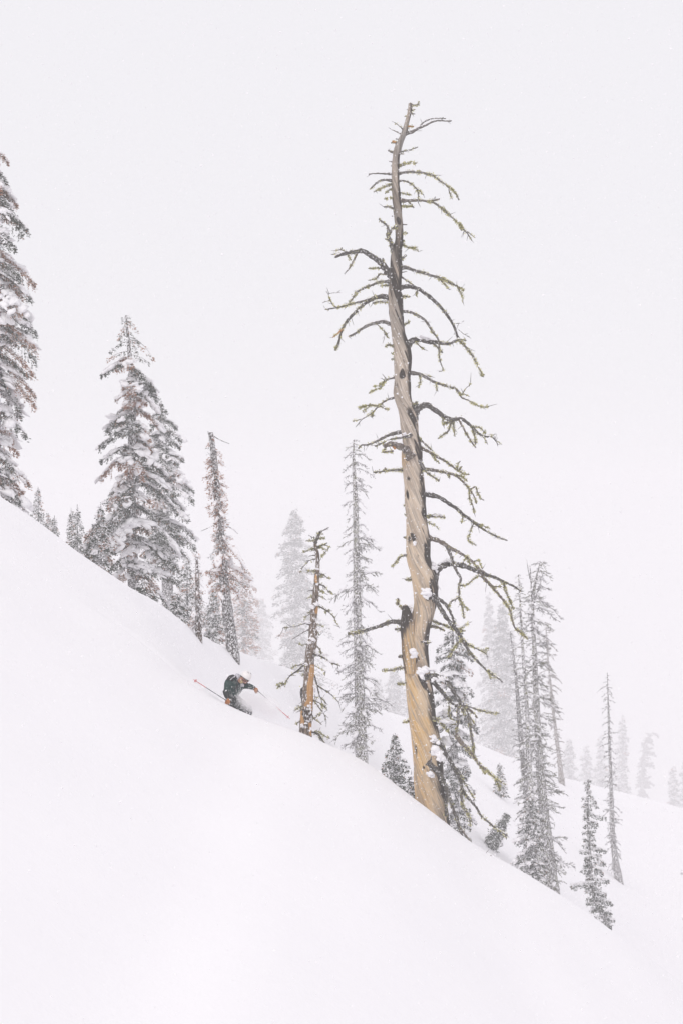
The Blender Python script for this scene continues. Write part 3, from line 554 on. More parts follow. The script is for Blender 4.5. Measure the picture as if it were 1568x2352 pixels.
M_orangewood = plain('fresh_orange_wood', (.4, .19, .07), .8, .4, 30)
M_branchgrey = bark('grey_dead_limb', (.045, .04, .036), (.32, .29, .265), sc=(40, 40, 14), plaster=.45, pscale=34)
M_branchdark = bark('dark_dead_limb', (.026, .023, .021), (.2, .182, .165), sc=(30, 30, 12), plaster=.42, pscale=30)
M_branchtan = bark('tan_dead_limb', (.05, .04, .032), (.34, .28, .235), sc=(40, 40, 14), plaster=.4, pscale=34)
LIMBS = [M_branchgrey, M_orangewood, M_branchdark, M_branchtan]

rows = [(px_of(c, 0, y)[1], px_of(c, l, y)[0], px_of(c, r_, y)[0]) for c in (1, 2, 3) for (y, l, r_) in TR[c]]
rows.sort()
ra = np.array(rows)
def snag_at(py): return np.interp(py, ra[:, 0], ra[:, 1]), np.interp(py, ra[:, 0], ra[:, 2])
base = P(620*1.594, 1890, SNAG_D); base[2] = gz(base)
base = np.array((P(990, 1890, SNAG_D)[0], SNAG_D, 0)); base[2] = gz(base)
snag = empty('dead_tree', base, 'tall weathered snag with spiral grained tan trunk and lichen covered bare limbs', 'tree')
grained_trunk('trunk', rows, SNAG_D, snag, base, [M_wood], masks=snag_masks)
# second, broken stem grown onto the left of the trunk
mb = MB()
srows = [(px_of(3, 0, y)[1], px_of(3, l, y)[0], px_of(3, r_, y)[0]) for y, l, r_ in ((262,392,424),(275,385,440),(300,382,452),(340,378,470),(400,366,480),(480,370,480),(560,380,490),(640,386,500),(720,392,500),(820,404,490))]
def stub_masks(PX, PY, th, u, Z):
    f = np.clip((PY-px_of(3, 0, 330)[1])/60, 0, 1)
    return dict(orange=np.clip(.4+.6*f, 0, 1)*(np.abs(th-6.6) < 8), dark=np.clip(1.-f*.75-.35*np.sin(th), 0, 1), hole=np.maximum(0, .9-(PY-srows[0][0])/10)*.0, grey=np.zeros_like(PX))
grained_trunk('broken_stem', srows, SNAG_D-.28, snag, base, [M_wood], masks=stub_masks, nrow=160, ncol=48, seed=21, twist=.4)
traced_tree(snag, base, SNAG_D, snag_at, BR, LIMBS, [M_lichen, M_lichen2])
def cap_(mb, c, sx, sz, mx=.2):
    n = 13; o_ = rng.normal(size=(n, 3))*np.array((sx*.34, .04, sz*.4)); k = rng.uniform(.28, .55, n); k[0] = .65; o_[0] *= .2
    lumps(mb, c+o_, np.tile((1, .1, -.3), (n, 1))+rng.normal(size=(n, 3))*.35, sx*k*1.1, np.minimum(sx, mx)*k, sz*k*.9, 1, .45)
# snow cushions caught on knots and in forks
for cr, x, y, rx, ry, dd in ((3,588,165,56,44,-.45),(3,475,652,40,50,-.5),(3,560,800,42,52,-.5),(3,620,790,44,18,-.5),(3,650,1440,44,66,-.5),(3,690,1500,34,60,-.55),(3,640,1350,30,30,-.45),(3,432,285,44,24,-.15),(2,812,1630,40,36,-.05),(2,830,1225,46,10,-.05),(2,660,1445,16,20,-.42),(3,745,1215,70,14,-.5),(3,700,870,60,14,-.7),(2,585,605,14,12,-.35),(1,690,1600,6,6,-.3),(3,730,1370,60,40,.15),(3,740,1160,30,34,.1),(2,760,1590,30,34,.1),(3,615,1650,30,40,-.5),(1,900,1992,60,7,0),(2,940,1582,60,8,0)):
    px, py = px_of(cr, x, y); c = P(px, py, SNAG_D+dd); sx, sz = wid(cr, rx)/F*SNAG_D, wid(cr, ry)/F*SNAG_D
    mb = MB(); cap_(mb, c, sx, sz)
    mb.build('snow_cap', M_load, snag, base)

# ------------------------------------------------------------------ the broken snag with the bared orange strip
ST_D = 40.2
TA = [(460,970,1050),(540,982,1045),(620,980,1055),(680,995,1090),(760,1005,1105),(860,1015,1110),(960,1015,1112),(1060,1010,1112),(1150,1000,1112),(1250,990,1112),(1350,982,1108),(1450,972,1108),(1550,960,1100),(1650,950,1090),(1750,942,1085),(1850,935,1075),(1950,910,1072),(2050,905,1055),(2150,905,1045),(2250,890,1040)]
TB = [(0,888,1055),(100,888,1060),(200,885,1058),(300,868,1050),(400,835,1032),(500,825,1002),(600,820,992),(700,815,1000),(800,805,1002),(900,800,1000),(1000,795,986),(1100,790,980),(1200,780,985),(1300,775,980),(1400,765,975),(1500,755,970),(1600,738,962),(1700,732,952),(1800,722,946),(1920,718,942),(2040,715,950),(2200,712,965),(2400,712,975)]
BRS = [('A',[(1020,500),(1050,420),(1090,340),(1115,262)],62,40,.2,'d'),('A',[(1120,290),(1180,245),(1240,212),(1300,188)],24,12,0,'d'),('A',[(1100,320),(1060,298)],8,4,.3),('A',[(1110,300),(1150,315),(1190,330)],12,6,.4),('A',[(1060,420),(1140,410),(1195,412),(1235,432)],16,6,.7),('A',[(1000,455),(900,460),(800,472)],15,7,.2),('A',[(990,440),(985,375)],13,7,0),('A',[(1000,405),(930,380),(870,345)],13,8,0),
 ('A',[(1040,640),(1100,585),(1180,555),(1270,515)],32,12,.2,'d'),('A',[(1190,555),(1270,570),(1300,605),(1270,660),(1220,720),(1150,790),(1130,850)],18,7,.6),('A',[(1080,610),(1150,605),(1200,660)],12,6,1),('A',[(1000,622),(900,660),(820,690),(720,715)],15,6,.6),('A',[(1020,775),(940,785),(880,800)],16,8,0),('A',[(1030,855),(940,870),(880,890),(820,950),(750,1030),(700,1110),(680,1160)],18,7,.1),('A',[(1020,1110),(920,1110),(820,1085)],18,8,.8),
 ('A',[(1095,1168),(1160,1180),(1220,1215),(1270,1255),(1350,1270)],24,8,.4),('A',[(1095,1225),(1150,1235),(1215,1245)],11,6,1),('A',[(1095,1390),(1170,1410),(1230,1460),(1290,1540),(1350,1580),(1420,1610)],30,10,.5),('A',[(1090,1508),(1180,1560),(1240,1590)],11,6,.7),('A',[(975,1520),(890,1530),(835,1548)],20,9,0),('A',[(970,1652),(890,1665),(840,1695)],15,7,.4),('A',[(1075,1648),(1160,1665),(1220,1700)],15,7,.2),
 ('A',[(1055,1848),(1140,1880),(1220,1935),(1290,1980),(1370,2045),(1420,2120),(1450,2200),(1520,2290)],33,10,.3,'d'),('A',[(1215,1935),(1245,2055)],12,6,.1),('A',[(1240,1945),(1370,1960)],14,8,.1),('A',[(925,1982),(850,2000)],18,9,.1),('A',[(920,2005),(820,2070),(785,2130),(765,2195)],16,7,.3),('A',[(915,2262),(830,2230),(750,2235),(650,2270),(500,2300),(320,2325)],27,10,.05,'d'),('A',[(1025,2236),(1120,2260),(1200,2310)],15,8,.2),
 ('B',[(385,8),(405,15),(370,90),(320,170)],10,4,0),('B',[(900,30),(800,75),(720,130),(580,210)],20,8,0),('B',[(1040,50),(1085,110),(1090,150)],9,5,.1),('B',[(850,305),(760,325),(680,290)],9,5,.3),('B',[(1020,340),(1100,400),(1130,480),(1170,510)],26,14,.3),('B',[(985,505),(1100,530),(1180,575),(1260,620),(1330,670),(1420,690),(1490,730)],38,13,.25,'d'),('B',[(1440,700),(1455,800),(1465,900)],9,5,0),('B',[(985,710),(1080,755),(1150,795),(1205,830),(1190,910)],15,7,.3),
 ('B',[(840,670),(740,760),(660,820),(580,880),(510,940),(470,1010),(420,1090)],38,10,.1,'d'),('B',[(830,672),(700,715),(600,730),(565,790)],20,8,.2),('B',[(815,805),(770,820),(690,830),(610,870)],20,14,.2),('B',[(430,1070),(340,1060),(250,1105)],9,5,.7),('B',[(420,1080),(330,1120),(280,1160)],9,5,.6),('B',[(815,892),(750,915)],12,6,.2),
 ('B',[(985,900),(1030,1010),(1050,1090),(1075,1200),(1110,1320),(1180,1380),(1250,1470)],32,12,.1,'d'),('B',[(1050,1100),(1150,1160),(1230,1210),(1330,1280),(1400,1350),(1460,1420)],28,10,.1,'d'),('B',[(960,1365),(1050,1410),(1130,1450),(1200,1490),(1250,1580)],20,8,.3),('B',[(985,1385),(1060,1480),(1110,1550),(1170,1620),(1210,1700),(1225,1780)],20,8,.1),('B',[(1090,1300),(1040,1350),(1030,1400)],11,6,.3),('B',[(1130,1345),(1150,1480),(1155,1570)],11,6,.3),('B',[(780,1465),(700,1520),(600,1575)],16,7,.8),('B',[(770,1560),(700,1590)],12,6,.8),('B',[(745,1780),(660,1820),(620,1840)],20,9,.7),
 ('B',[(930,1650),(1000,1740),(1080,1790),(1140,1850)],26,12,.3),('B',[(1010,1745),(1060,1660),(1120,1640),(1160,1630)],13,6,.4),('B',[(925,1980),(1020,2010),(1090,2050),(1150,2150),(1220,2230),(1290,2300)],42,20,.2,'d'),('B',[(1020,2005),(1080,1980),(1180,2060),(1300,2110)],16,8,.9),('B',[(1090,2050),(1110,2150)],14,8,.2),('B',[(790,1165),(758,1180),(745,1230),(760,1330),(768,1450),(745,1560)],44,30,.1,'d')]
srow = [(px_of(c, 0, y)[1], px_of(c, l, y)[0], px_of(c, r_, y)[0]) for c, T_ in (('A', TA), ('B', TB)) for y, l, r_ in T_]
srow.sort(); sa = np.array(srow)
def strip_bark():
    m, nt, bs, _ = mat('stripped_brown_bark')
    at = nt.nodes.new('ShaderNodeAttribute'); at.attribute_name = 'orange'
    n1 = noise(nt, 1, 5, .65, coords(nt, (24, 24, 4)), .6); n2 = noise(nt, 1, 4, .6, coords(nt, (30, 30, 5)))
    b1 = ramp(nt, n1.outputs[0], [(.36, (.06, .044, .034)), (.64, (.29, .225, .175))])
    n3 = noise(nt, 24, 3, .7, coords(nt, (1, 1, .4)))
    b1 = mixc(nt, ramp(nt, n3.outputs[0], [(.56, (0, 0, 0)), (.6, (1, 1, 1))]), b1, SNOW_C)
    o1 = ramp(nt, n2.outputs[0], [(.35, (.45, .24, .1)), (.65, (.6, .36, .17))])
    nt.links.new(mixc(nt, ramp(nt, at.outputs['Fac'], [(.45, (0, 0, 0)), (.55, (1, 1, 1))]), b1, o1), bs.inputs['Base Color'])
    bs.inputs['Roughness'].default_value = .8; bs.inputs['Specular IOR Level'].default_value = .2
    bump(nt, n1.outputs[0], .7, .03, bs); return m
M_strip = strip_bark()
def inside(PX, PY, crop, poly):
    ys = np.array([px_of(crop, 0, y)[1] for y, _, _ in poly]); l = np.array([px_of(crop, a_, 0)[0] for _, a_, _ in poly]); r_ = np.array([px_of(crop, b_, 0)[0] for _, _, b_ in poly])
    return ((PY > ys[0]) & (PY < ys[-1]) & (PX > np.interp(PY, ys, l)) & (PX < np.interp(PY, ys, r_)))
def strip_masks(PX, PY, th, u, Z):
    fr = np.cos(th) > -.15; w = .6*vnoise(u*9, Z*5, 9, 5)
    o = np.zeros(PX.shape)
    for cr, poly in (('B',[(695,915,1004),(1000,880,990),(1060,860,982),(1380,852,980),(1430,815,972),(1540,798,966),(1580,930,965)]),('B',[(1585,738,805),(1700,732,812),(1860,738,800)]),('B',[(1815,890,946),(2000,905,946),(2060,920,950)]),('A',[(1185,1015,1045),(1270,1005,1052),(1360,1010,1048)]),('A',[(1860,1040,1070),(1960,1000,1072),(2020,1010,1066)])):
        o = np.maximum(o, inside(PX+w, PY+w*3, cr, poly)*fr)
    return dict(orange=o)
b0 = np.array((P(700, 1680, ST_D)[0], ST_D, 0)); b0[2] = gz(b0)
strip = empty('broken_dead_tree', b0, 'broken brown snag with a bared orange strip of wood, right of the skier', 'tree')
grained_trunk('trunk', srow, ST_D, strip, b0, [M_strip], twist=.05, amp=.035, nrow=420, ncol=64, masks=strip_masks, seed=41)
traced_tree(strip, b0, ST_D, lambda py: (np.interp(py, sa[:, 0], sa[:, 1]), np.interp(py, sa[:, 0], sa[:, 2])), BRS, LIMBS, [M_lichen2, M_lichen], spur=1.3, sides=6)
for cr, x, y, rx, ry, dd in (('B',960,225,62,50,-.28),('B',905,285,50,26,-.3),('B',885,1495,38,34,-.3),('B',920,1560,26,70,-.3),('B',770,1868,42,34,-.25),('B',870,1775,60,44,-.25),('B',845,690,40,30,-.2),('B',1020,1110,46,32,-.05),('B',1215,525,60,30,0),('A',1040,1815,70,36,-.22),('A',960,1890,34,60,-.22),('A',1060,1065,44,22,-.2),('A',1050,1390,34,24,-.24),('A',860,2205,90,30,0),('B',1320,640,80,24,0),('B',930,1930,24,40,-.28),('B',1005,1190,22,60,0)):
    px, py = px_of(cr, x, y); c = P(px, py, ST_D+dd); sx, sz = wid(cr, rx)/F*ST_D, wid(cr, ry)/F*ST_D
    mb = MB(); cap_(mb, c, sx, sz, .13); mb.build('snow_cap', M_load, strip, b0)
mb = MB(); c = P(*px_of('B', 850, 1640), ST_D-.3); v_, f_ = ICO[3]
d_ = 1+.14*np.sin(v_@np.array((5, 3, 9.))+1)+.08*np.sin(v_@np.array((-11, 7, 4.)))
mb.add(c+v_*d_[:, None]*np.array((.12, .1, .19)), f_); mb.build('bark_burl', M_barkbrown, strip, b0)

# ------------------------------------------------------------------ conifers with needles
def trunk_line(tr):
    t = np.array(sorted(tr), float)      # (py, px, width)
    return t
def conifer(name, label, group, tr, D, ext, nb=90, needles=260, size=.11, rust=.2, snow=.5, droop=(.05, .45), load=2.2, dust=.28,
            barkm=None, seed=1, top_bare=.0, fan=.34, drop_base=True, rustkeep=None, loadsize=1., limb_r=.02, green=None, cat='tree', hang=.45):
    rg = np.random.default_rng(seed)
    t = trunk_line(tr); u_ = D/F
    base = P(np.interp(1e9, t[:, 0], t[:, 1]), t[-1, 0], D); zg = gz(base)
    if zg < base[2]:
        base = np.array((base[0], D, zg))
    root = empty(name, base, label, cat, group)
    rows_ = resample(t, max(6, (t[-1, 0]-t[0, 0])/26))
    W = np.stack([P(b_, a_, D) for a_, b_, _ in rows_]); rr = np.maximum(rows_[:, 2], .6)*u_/2
    if W[-1, 2] > base[2]-.1:
        W = np.concatenate([W, (base-[0, 0, .3])[None]]); rr = np.r_[rr, rr[-1]*1.12]
    mb = MB(); tube(mb, W, rr, 12, 0, lump=.07, rg=rg); mb.build('trunk', barkm or M_bark, root, base)
    e_ = np.array(sorted(ext), float)
    fo, li, sn = MB(), MB(), MB()
    H = t[-1, 0]-e_[0, 0]
    ys = e_[0, 0]+(e_[-1, 0]-e_[0, 0])*((np.arange(nb)+rg.uniform(0, 1, nb))/nb)**.92
    az = np.arange(nb)*2.39996+rg.normal(size=nb)*.35
    for y_, a_ in zip(ys, az):
        tx = np.interp(y_, t[:, 0], t[:, 1])
        Lr = (np.interp(y_, e_[:, 0], e_[:, 2])-tx)*u_; Ll = (tx-np.interp(y_, e_[:, 0], e_[:, 1]))*u_
        c, s_ = math.cos(a_), math.sin(a_)
        side = Lr if c > 0 else Ll
        L = side*c*c+.5*(Lr+Ll)*s_*s_
        L *= rg.choice([1.08, 1, .9, .7, .5])*rg.uniform(.85, 1.1)
        if L < .06: continue
        up, dn = droop[0]+rg.normal()*.08, droop[1]*rg.uniform(.7, 1.25)
        tip = P(tx, y_, D)
        h0 = tip[2]-(up-dn)*L
        yy0 = CY-h0/D*F; tx0 = np.interp(yy0, t[:, 0], t[:, 1])
        if yy0 < t[0, 0]: h0 = (CY-t[0, 0])/F*D; tx0 = t[0, 1]
        st = np.array((P(tx0, 0, D)[0], D, h0)); dirh = np.array((c, s_, 0)); perp = np.array((-s_, c, 0))
        S = np.linspace(0, 1, 6)
        bend = rg.normal()*.08
        sp = st+dirh*(L*S)[:, None]+perp*(L*bend*S*S)[:, None]+np.array((0, 0, 1.))*(L*(up*S-dn*S*S))[:, None]
        tube(li, sp, np.linspace(limb_r*(.6+.35*L), .006, 6), 4, 0, cap=False, rg=rg)
        frac = (y_-e_[0, 0])/(e_[-1, 0]-e_[0, 0])
        dens = 1. if frac > top_bare else .2
        nn = int(needles*dens*min(1.7, max(.12, (L/1.2)**1.25)))
        nt_ = max(4, int(L/.16)); s0 = rg.integers(1, nt_+1, nn)/nt_
        q = rg.uniform(-1, 1, nn); q = np.sign(q)*np.abs(q)**.8
        fw = fan*L*np.sin(np.pi*np.clip(s0*.86+.1, 0, 1))**.8*(.6+.4*np.sin(s0*37+a_*3))
        ss = s0-.02+np.abs(q)*fw/L*.75; off = q*fw
        ss2 = np.clip(ss, 0, 1.08)
        pos = st+dirh*(L*ss2)[:, None]+perp*(off+L*bend*ss2*ss2)[:, None]
        pos[:, 2] += L*(up*ss2-dn*ss2*ss2)-hang*np.abs(off)-.1*L*rg.random(nn)**2*ss2+rg.normal(size=nn)*size*.3
        pos += rg.normal(size=(nn, 3))*size*.22
        dv = dirh*.7+perp*np.sign(q)[:, None]*.75+rg.normal(size=(nn, 3))*.28+np.array((0, 0, -.4))
        isr = (rg.random() < rust)
        mi = np.zeros(nn, int)
        if isr: mi[(rg.random(nn) < .85) & (ss2 > rg.uniform(.1, .55))] = 1
        mi[rg.random(nn) < .04] = 1
        mi[rg.random(nn) < dust] = 2
        pos[:, 2] += np.where(mi == 2, size*rg.uniform(.2, .7, nn), -size*rg.uniform(0, .8, nn))
        sprigs(fo, pos, dv, size*rg.uniform(.6, 1.4, nn), size*rg.uniform(.13, .26, nn), mi, rg)
        if snow > 0 and dens == 1.:
            k = rg.poisson(load*snow*min(1.8, max(.4, L)))
            if k:
                # each bough carries a few cushions, every cushion a huddle of rounded lumps
                k0 = rg.uniform(.25, .95, k); q0 = rg.uniform(-.5, .5, k)*fan*L; m_ = 6
                sz0 = loadsize*np.clip(L*.15, .05, .2)*rg.uniform(.5, 1.3, k)
                ks = np.repeat(k0, m_)+rg.normal(size=k*m_)*np.repeat(sz0, m_)*.8/L
                kq = np.repeat(q0, m_)+rg.normal(size=k*m_)*np.repeat(sz0, m_)*.8
                ks = np.clip(ks, .05, 1.03)
                cen = st+dirh*(L*ks)[:, None]+perp*(kq+L*bend*ks*ks)[:, None]
                cen[:, 2] += L*(up*ks-dn*ks*ks)-hang*.7*np.abs(kq)+.015
                ax = dirh+np.array((0, 0, 1.))*(up-2*dn*ks)[:, None]+perp*rg.normal(size=(k*m_, 1))*.8
                sz = np.repeat(sz0, m_)*rg.uniform(.45, 1.1, k*m_)
                lumps(sn, cen, ax, sz*1.25, sz*rg.uniform(.75, 1.1, k*m_), sz*rg.uniform(.34, .52, k*m_), 1 if D < 50 else 0, .3, 0, rg)
    li.build('limbs', M_limb, root, base)['kind'] = 'stuff'
    fo.build('crown', [green or M_green, M_rust, M_load], root, base, smooth=False)
    s_o = sn.build('snow_load', M_load, root, base)
    if s_o: s_o['kind'] = 'stuff'
    return root

FIR = 'snow laden firs'
conifer('fir_tree', 'huge snow laden fir cut off by the left edge of the picture', FIR,
        [(300,-22,5),(600,-30,22),(900,-38,34),(1300,-44,44)], 58,
        [(345,-35,-8),(375,-70,28),(440,-100,34),(545,-130,62),(600,-150,56),(660,-160,84),(690,-160,96),(735,-165,66),(800,-170,88),(860,-170,80),(900,-170,66),(1000,-170,68),(1030,-170,36),(1085,-170,44),(1120,-170,54),(1190,-170,64)],
        nb=185, needles=560, size=.105, rust=.45, snow=1., load=1.7, droop=(.02, .62), seed=11, dust=.2, loadsize=1.25)
conifer('fir_tree', 'tall snowy fir with rusty boughs and a thin bare top, left of the broken trunk', FIR,
        [(724,290,3),(800,297,9),(890,305,14),(1000,304,18),(1100,301,21),(1250,303,25),(1345,308,28),(1420,310,30)], 66,
        [(724,282,298),(735,270,312),(780,254,324),(800,238,332),(825,240,368),(855,236,330),(880,264,352),(915,262,400),(935,258,392),(960,240,345),(990,222,385),(1030,228,392),(1060,240,388),(1100,212,388),(1150,210,400),(1200,222,412),(1250,206,428),(1300,226,432),(1350,262,400),(1400,290,380)],
        nb=100, needles=620, size=.105, rust=.5, snow=1., load=1.8, droop=(.06, .6), seed=23, top_bare=.17, dust=.18, loadsize=1.3)
conifer('fir_tree', 'greyer snowy fir right behind the tall rusty one, its thick trunk showing below', FIR,
        [(925,368,3),(1000,372,10),(1150,378,18),(1300,384,24),(1400,386,28)], 88,
        [(925,362,375),(955,345,400),(990,335,412),(1020,330,438),(1060,325,440),(1100,320,446),(1160,320,468),(1200,320,460),(1240,320,446),(1290,330,440),(1330,350,425)],
        nb=75, needles=420, size=.14, rust=.08, snow=1., load=1.8, droop=(.06, .6), seed=31, dust=.26, loadsize=1.25)
for k, (lab, x, y0, y1, w, D, sd) in enumerate([
    ('spindly far fir, tallest of the cluster above the left ridge line', 88, 1118, 1235, 24, 92, 1),
    ('thin grey far fir just right of the tallest one on the left ridge', 126, 1184, 1262, 15, 92, 2),
    ('short grey far fir standing alone on the left ridge line', 112, 1178, 1250, 16, 96, 3),
    ('slim snowy far fir left of the tall rusty fir', 178, 1158, 1290, 26, 78, 4),
    ('thin bare tipped far fir touching the slim snowy fir', 164, 1166, 1285, 18, 82, 5),
    ('snowy young fir at the left foot of the tall rusty fir', 232, 1160, 1310, 40, 62, 6),
    ('low snowy fir half sunk behind the left ridge', 206, 1228, 1320, 34, 66, 7),
    ('small snow covered fir at the right foot of the thick trunk', 405, 1360, 1450, 34, 62, 8),
    ('snowy young fir behind the bristly dead spar', 490, 1360, 1475, 36, 78, 9),
    ('snowy fir filling the gap under the greyer fir', 430, 1270, 1450, 46, 80, 10),
    ('white plastered young fir under the tall rusty fir', 330, 1330, 1420, 50, 56, 12)]):
    conifer('young_fir', lab, 'young firs along the left ridge', [(y0, x, 1.2), (y1, x+1, max(3, w*.14))], D,
            [(y0, x-1, x+1), (y0+(y1-y0)*.3, x-w*.4, x+w*.4), (y0+(y1-y0)*.7, x-w*.8, x+w*.8), (y1, x-w, x+w)],
            nb=int(34+w*.7), needles=150 if D > 70 else 200, size=.13, rust=.12, snow=1.1, load=2.4, seed=50+sd, dust=.3, droop=(.12, .4), limb_r=.012)

conifer('rusty_fir', 'faint rusty tree behind the broken topped trunk', None, [(1300,556,4),(1420,560,8),(1500,562,10)], 230,
        [(1300,545,565),(1330,520,585),(1390,500,590),(1440,505,590),(1500,515,600)], nb=60, needles=60, size=.42, rust=.9, snow=.6, seed=71, dust=.3)
conifer('rusty_fir', 'faint rusty grey tree between the bristly spar and the broken topped trunk', None, [(1200,498,3),(1330,500,6),(1480,502,8)], 240,
        [(1200,494,502),(1260,480,515),(1330,470,528),(1420,470,540),(1480,465,540)], nb=50, needles=50, size=.42, rust=.45, snow=.6, seed=72, dust=.35)
# the middle and far distance
FAR = [
 ('large grey fir standing in the haze behind the broken snag', 678, 1168, 1640, 215, [(1168,674,682),(1200,662,694),(1235,648,712),(1255,640,724),(1300,634,722),(1340,628,735),(1375,616,742),(1395,622,748),(1440,636,752),(1500,650,750),(1540,640,765),(1600,640,770)], 120, 420, .42),
 ('pale fir on the far ridge at the left of the large grey fir', 600, 1372, 1540, 330, [(1372,596,604),(1420,580,622),(1480,565,636),(1540,560,645)], 60, 260, .5),
 ('pale fir just right of the broken topped trunk, deep in haze', 572, 1400, 1540, 300, [(1400,568,576),(1450,550,592),(1540,540,605)], 50, 240, .5),
 ('grey fir in haze left of the tall snag, above the far ridge', 905, 1530, 1680, 270, [(1530,900,910),(1580,882,926),(1660,865,945)], 60, 280, .45),
 ('faint fir glimpsed between the bare tree and the tall snag', 868, 1560, 1680, 320, [(1560,864,872),(1610,850,886),(1680,840,896)], 50, 240, .5),
 ('faint fir behind the lower trunk of the tall snag', 945, 1500, 1700, 300, [(1500,941,949),(1580,925,965),(1690,910,980)], 50, 240, .5),
 ('tall grey fir in haze left of the bare twin trunks', 1152, 1385, 1780, 225, [(1385,1148,1156),(1420,1136,1170),(1480,1128,1184),(1560,1112,1196),(1640,1104,1200),(1700,1104,1200),(1780,1105,1205)], 130, 420, .42),
 ('fainter slim fir in haze just left of the tall grey one', 1122, 1360, 1740, 300, [(1360,1119,1125),(1430,1110,1136),(1530,1100,1142),(1650,1090,1150),(1740,1085,1155)], 90, 300, .5),
 ('faint fir in haze to the right of the twin trunks', 1306, 1695, 1830, 290, [(1695,1303,1309),(1740,1292,1322),(1820,1284,1330)], 50, 240, .45),
 ('very faint small fir left of the thin bare trunk', 1345, 1712, 1850, 390, [(1712,1342,1348),(1760,1332,1358),(1840,1325,1366)], 45, 220, .55),
 ('very faint fir close behind the thin bare trunk', 1378, 1690, 1850, 400, [(1690,1375,1381),(1750,1364,1392),(1840,1355,1400)], 45, 220, .55),
 ('pale fir in haze right of the thin bare trunk', 1428, 1640, 1860, 320, [(1640,1425,1431),(1700,1415,1442),(1780,1408,1448),(1850,1404,1452)], 60, 280, .5),
 ('faint fir at the far right above the ridge', 1545, 1760, 1890, 310, [(1760,1542,1548),(1800,1532,1558),(1880,1524,1566)], 50, 260, .45),
 ('faint fir cut by the right picture edge above the ridge', 1572, 1745, 1890, 330, [(1745,1569,1575),(1800,1556,1588),(1890,1550,1594)], 50, 260, .45),
]
for k, (lab, x, y0, y1, D, ext, nb_, nd, sz) in enumerate(FAR):
    D = min(D*1.95, 640.); sz *= 1.8
    conifer('far_fir', lab, 'firs fading into the snowfall', [(y0, x, 1.), ((y0+y1)/2, x+1, 6), (y1, x+2, 12 if k in (0, 6) else 8)], D, ext,
            nb=nb_, needles=int(nd*.26), size=sz, rust=.03, snow=.8, load=.5, seed=90+k, dust=.4 if k > 7 else .28, droop=(.12, .36), limb_r=.05, loadsize=1.5)

conifer('fir_tree', 'dark snowy fir close behind the tall snag', FIR, [(1425,1038,2),(1550,1040,12),(1750,1042,18),(1930,1044,20)], 78,
        [(1425,1034,1042),(1450,1012,1062),(1490,990,1078),(1560,986,1086),(1640,988,1100),(1700,996,1118),(1760,1000,1095),(1830,1000,1090),(1880,1010,1085),(1930,1010,1075)],
        nb=90, needles=440, size=.12, rust=.02, snow=1.1, load=2.1, seed=131, dust=.34, loadsize=1.05, droop=(.08, .5))
conifer('young_fir', 'small dark fir poking over the slope left of the tall snag', None, [(1684,907,1.2),(1840,912,7)], 58,
        [(1684,905,909),(1720,893,922),(1760,880,934),(1810,868,945),(1840,868,945)], nb=80, needles=280, size=.1, rust=.0, snow=.7, seed=141, dust=.36, droop=(.25, .22), limb_r=.012)
conifer('young_fir', 'sprig of a tiny fir at the left foot of the tall snag', None, [(1770,944,1.2),(1850,946,5)], 44,
        [(1770,942,946),(1800,932,954),(1850,928,962)], nb=40, needles=240, size=.07, rust=.0, snow=.8, seed=142, dust=.2, droop=(.2, .25), limb_r=.01)
conifer('young_fir', 'small snowy fir on the open slope between the snag and the twin trunks', None, [(1752,1146,1.2),(1832,1150,4)], hit(1150, 1832),
        [(1752,1144,1148),(1785,1136,1158),(1830,1130,1166)], nb=50, needles=160, size=.15, rust=.0, snow=1., seed=143, dust=.35, droop=(.15, .35), limb_r=.02)
conifer('young_fir', 'snow covered fir hugging the left foot of the twin trunks', None, [(1830,1216,2),(2060,1222,10)], 72,
        [(1830,1208,1224),(1870,1196,1240),(1930,1186,1246),(1980,1178,1252),(2010,1180,1256),(2050,1200,1256)], nb=110, needles=300, size=.1, rust=.02, snow=1.4, load=2.4, seed=144, dust=.4, droop=(.1, .45))
conifer('young_pine', 'dark slender pine with a curved foot beside the thin bare trunk', None,
        [(1790,1349,3),(1850,1348,6),(1900,1350,6),(1960,1353,7),(2020,1357,9),(2060,1364,10),(2090,1376,11),(2125,1398,12)], 72,
        [(1790,1345,1353),(1800,1341,1361),(1850,1336,1372),(1868,1345,1375),(1885,1345,1394),(1905,1342,1362),(1930,1328,1384),(1965,1334,1392),(2000,1332,1396),(2035,1318,1398),(2060,1342,1402),(2085,1352,1420),(2110,1366,1412),(2128,1380,1410)],
        nb=92, needles=300, size=.1, rust=.0, snow=.6, seed=151, dust=.32, droop=(.2, .25), limb_r=.014)

def leaning_pine():
    rg = np.random.default_rng(5); D = hit(1112, 1935)
    b_ = P(1110, 1934, D); b_[2] = gz(b_)
    root = empty('bent_pine', b_, 'small pine bent over sideways by snow, right of the snag foot', 'tree')
    W = np.stack([P(x, y, D) for x, y in ((1108,1940),(1124,1918),(1142,1895),(1163,1873))])
    mb = MB(); tube(mb, resample(W, .2), .025*D/62, 6, 0); mb.build('trunk', M_barkbrown, root, b_)
    fo = MB(); n = 2600; s = rg.uniform(.12, 1, n)[:, None]
    p_ = b_*0+W[0]*(1-s)+W[-1]*s
    hang = np.sin(np.pi*np.clip(s*.9+.12, 0, 1))*rg.uniform(-.15, 1, (n, 1))
    p_ = p_+np.array((.3, 0, -.9))*hang*36*D/F+rg.normal(size=(n, 3))*np.array((.04, .25, .04))*D/62
    sprigs(fo, p_, rg.normal(size=(n, 3))+np.array((.4, 0, -.6)), .12*D/62*rg.uniform(.6, 1.3, n), .02*D/62, np.where(rg.random(n) < .3, 2, 0), rg)
    fo.build('crown', [M_green, M_rust, M_load], root, b_, smooth=False)
leaning_pine()

